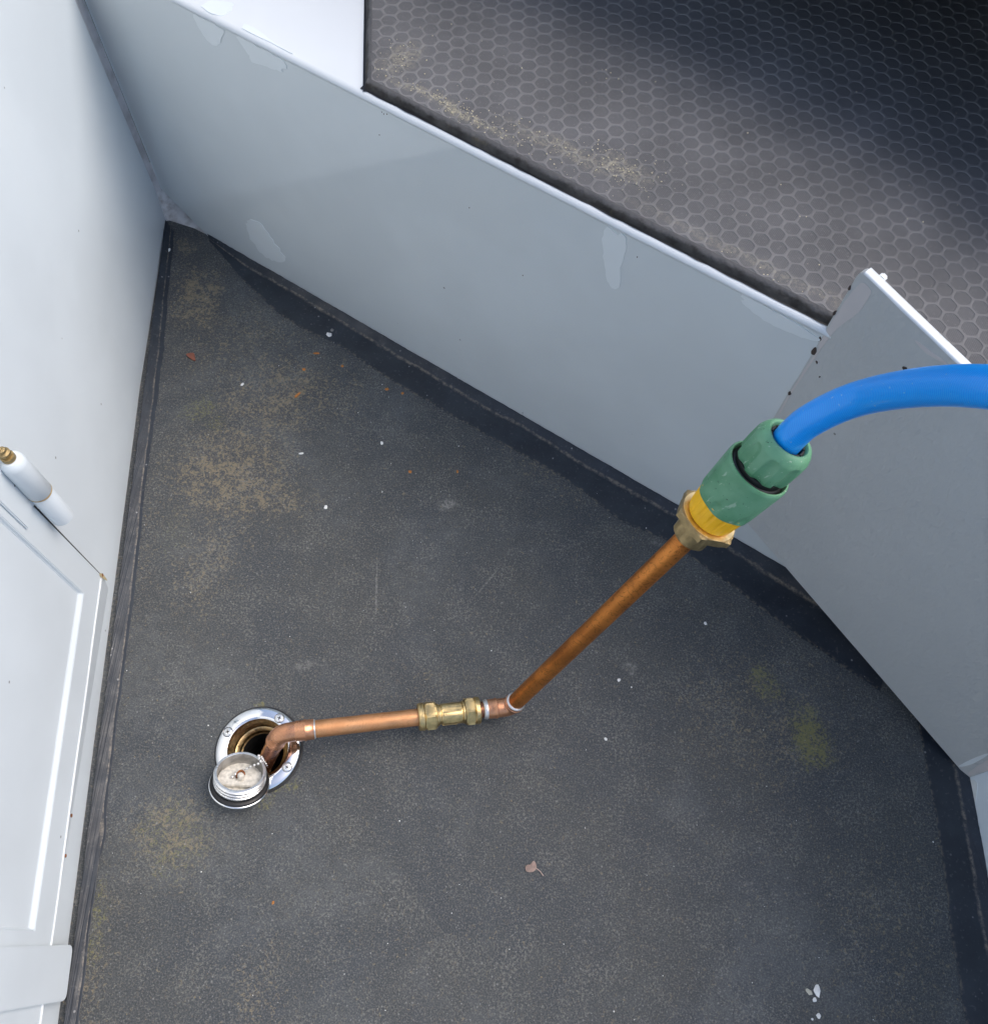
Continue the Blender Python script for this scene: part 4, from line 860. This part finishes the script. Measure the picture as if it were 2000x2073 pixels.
at('paint_flake', (0.21915, 0.29863), rock(0.0018, 0.5, 12), CHALK, 'white flake right of the rising copper pipe', 'paint flake', G1)
at('paint_flake', (0.12631, 0.1751), rock(0.0017, 0.5, 13), CHALK, 'white flake on the deck well right of the lower elbow', 'paint flake', G1)
at('paint_flake', (-0.41668, 0.68534), rock(0.0024, 0.5, 14, (.8, 1.2)), CHALK, 'white flake in the far corner beside the white wall', 'paint flake', G1)
at('paint_flake', (0.13634, 0.23163), rock(0.0018, 0.45, 15), CHALK, 'pale flake under the middle of the rising pipe on its right', 'paint flake', G1)
tri = [Vector((*q, 0)) for q in ((-0.0062, 0.0012), (0.0010, 0.0046), (0.0046, -0.0024), (0.0056, -0.0050), (0.0012, -0.0040))]
o = at('red_chip', (-0.35202, 0.53959), patch(tri, (0, 0, 1), 0.0012, 0.1, 3), REDCHIP, 'red brown triangular chip on the deck near the far left corner', 'chip')
for (u_, r_, el_, ro_, lb) in (((-0.21813, 0.56353), 0.0030, (1.3, 0.5), 0.1, 'curved orange rust flake near the upper black border'), ((-0.22737, 0.50581), 0.0036, (0.45, 1.35), -0.6, 'long thin orange rust flake on the upper deck'),
                               ((-0.22726, 0.53998), 0.0021, (1, 1), 0, 'round orange rust flake between the curved and the long one'), ((-0.13274, 0.52688), 0.0022, (1.1, 0.8), 0, 'orange rust flake just below the black border, left of its pair'),
                               ((-0.11483, 0.52416), 0.0018, (1, 1), 0, 'orange rust flake just below the black border, right of its pair'), ((-0.09241, 0.42815), 0.0024, (1, 0.8), -0.6, 'orange rust flake left of two specks above the white scuff'), ((-0.04314, 0.43473), 0.0019, (0.7, 1.1), 0, 'orange rust flake above the white scuff mark'),
                               ((-0.18627, 0.55049), 0.0018, (1, 1), 0.5, 'middle orange rust flake of three near the border'), ((-0.14508, 0.00785), 0.0015, (1, 1), 0, 'tiny rust flake low on the deck left of the leaf')):
    at('rust_flake', u_, rock(r_, 0.25, r_ * 9000, el_), plain('orange_rust', (0.42, 0.17, 0.045), 0.9, var=0.25, vs=400), lb, 'rust flake', 'orange rust flakes on the deck', ro_)
# uncountable grit
bm = bmesh.new()
def deck_ok(p):
    return (p - W0).dot(WN) > 0.012 and (p - RA).dot(RN) > 0.008 and (p - H0).dot(HN) > 0.01 and (p - FC).length > 0.042
cnt = 0
while cnt < 1200:
    p = Vector((random.uniform(-0.45, 0.48), random.uniform(-0.12, 0.72), 0))
    if not deck_ok(p): continue
    r = random.choice((0.0002, 0.0002, 0.0003, 0.0003, 0.0003, 0.0004, 0.0004, 0.0005, 0.0007))
    n0 = len(bm.faces); speck(bm, p + Vector((0, 0, r * 0.4)), r); bm.faces.ensure_lookup_table()
    mi = random.choice((0, 1, 1, 1, 1, 2, 2, 2))
    for f in bm.faces[n0:]: f.material_index = mi
    cnt += 1
me = bm_mesh(bm)
tag(link('deck_grit', me, [CHALK, GREYPEB, OCHRE]), 'fine pale grit scattered all over the dark deck', 'grit', kind='stuff')
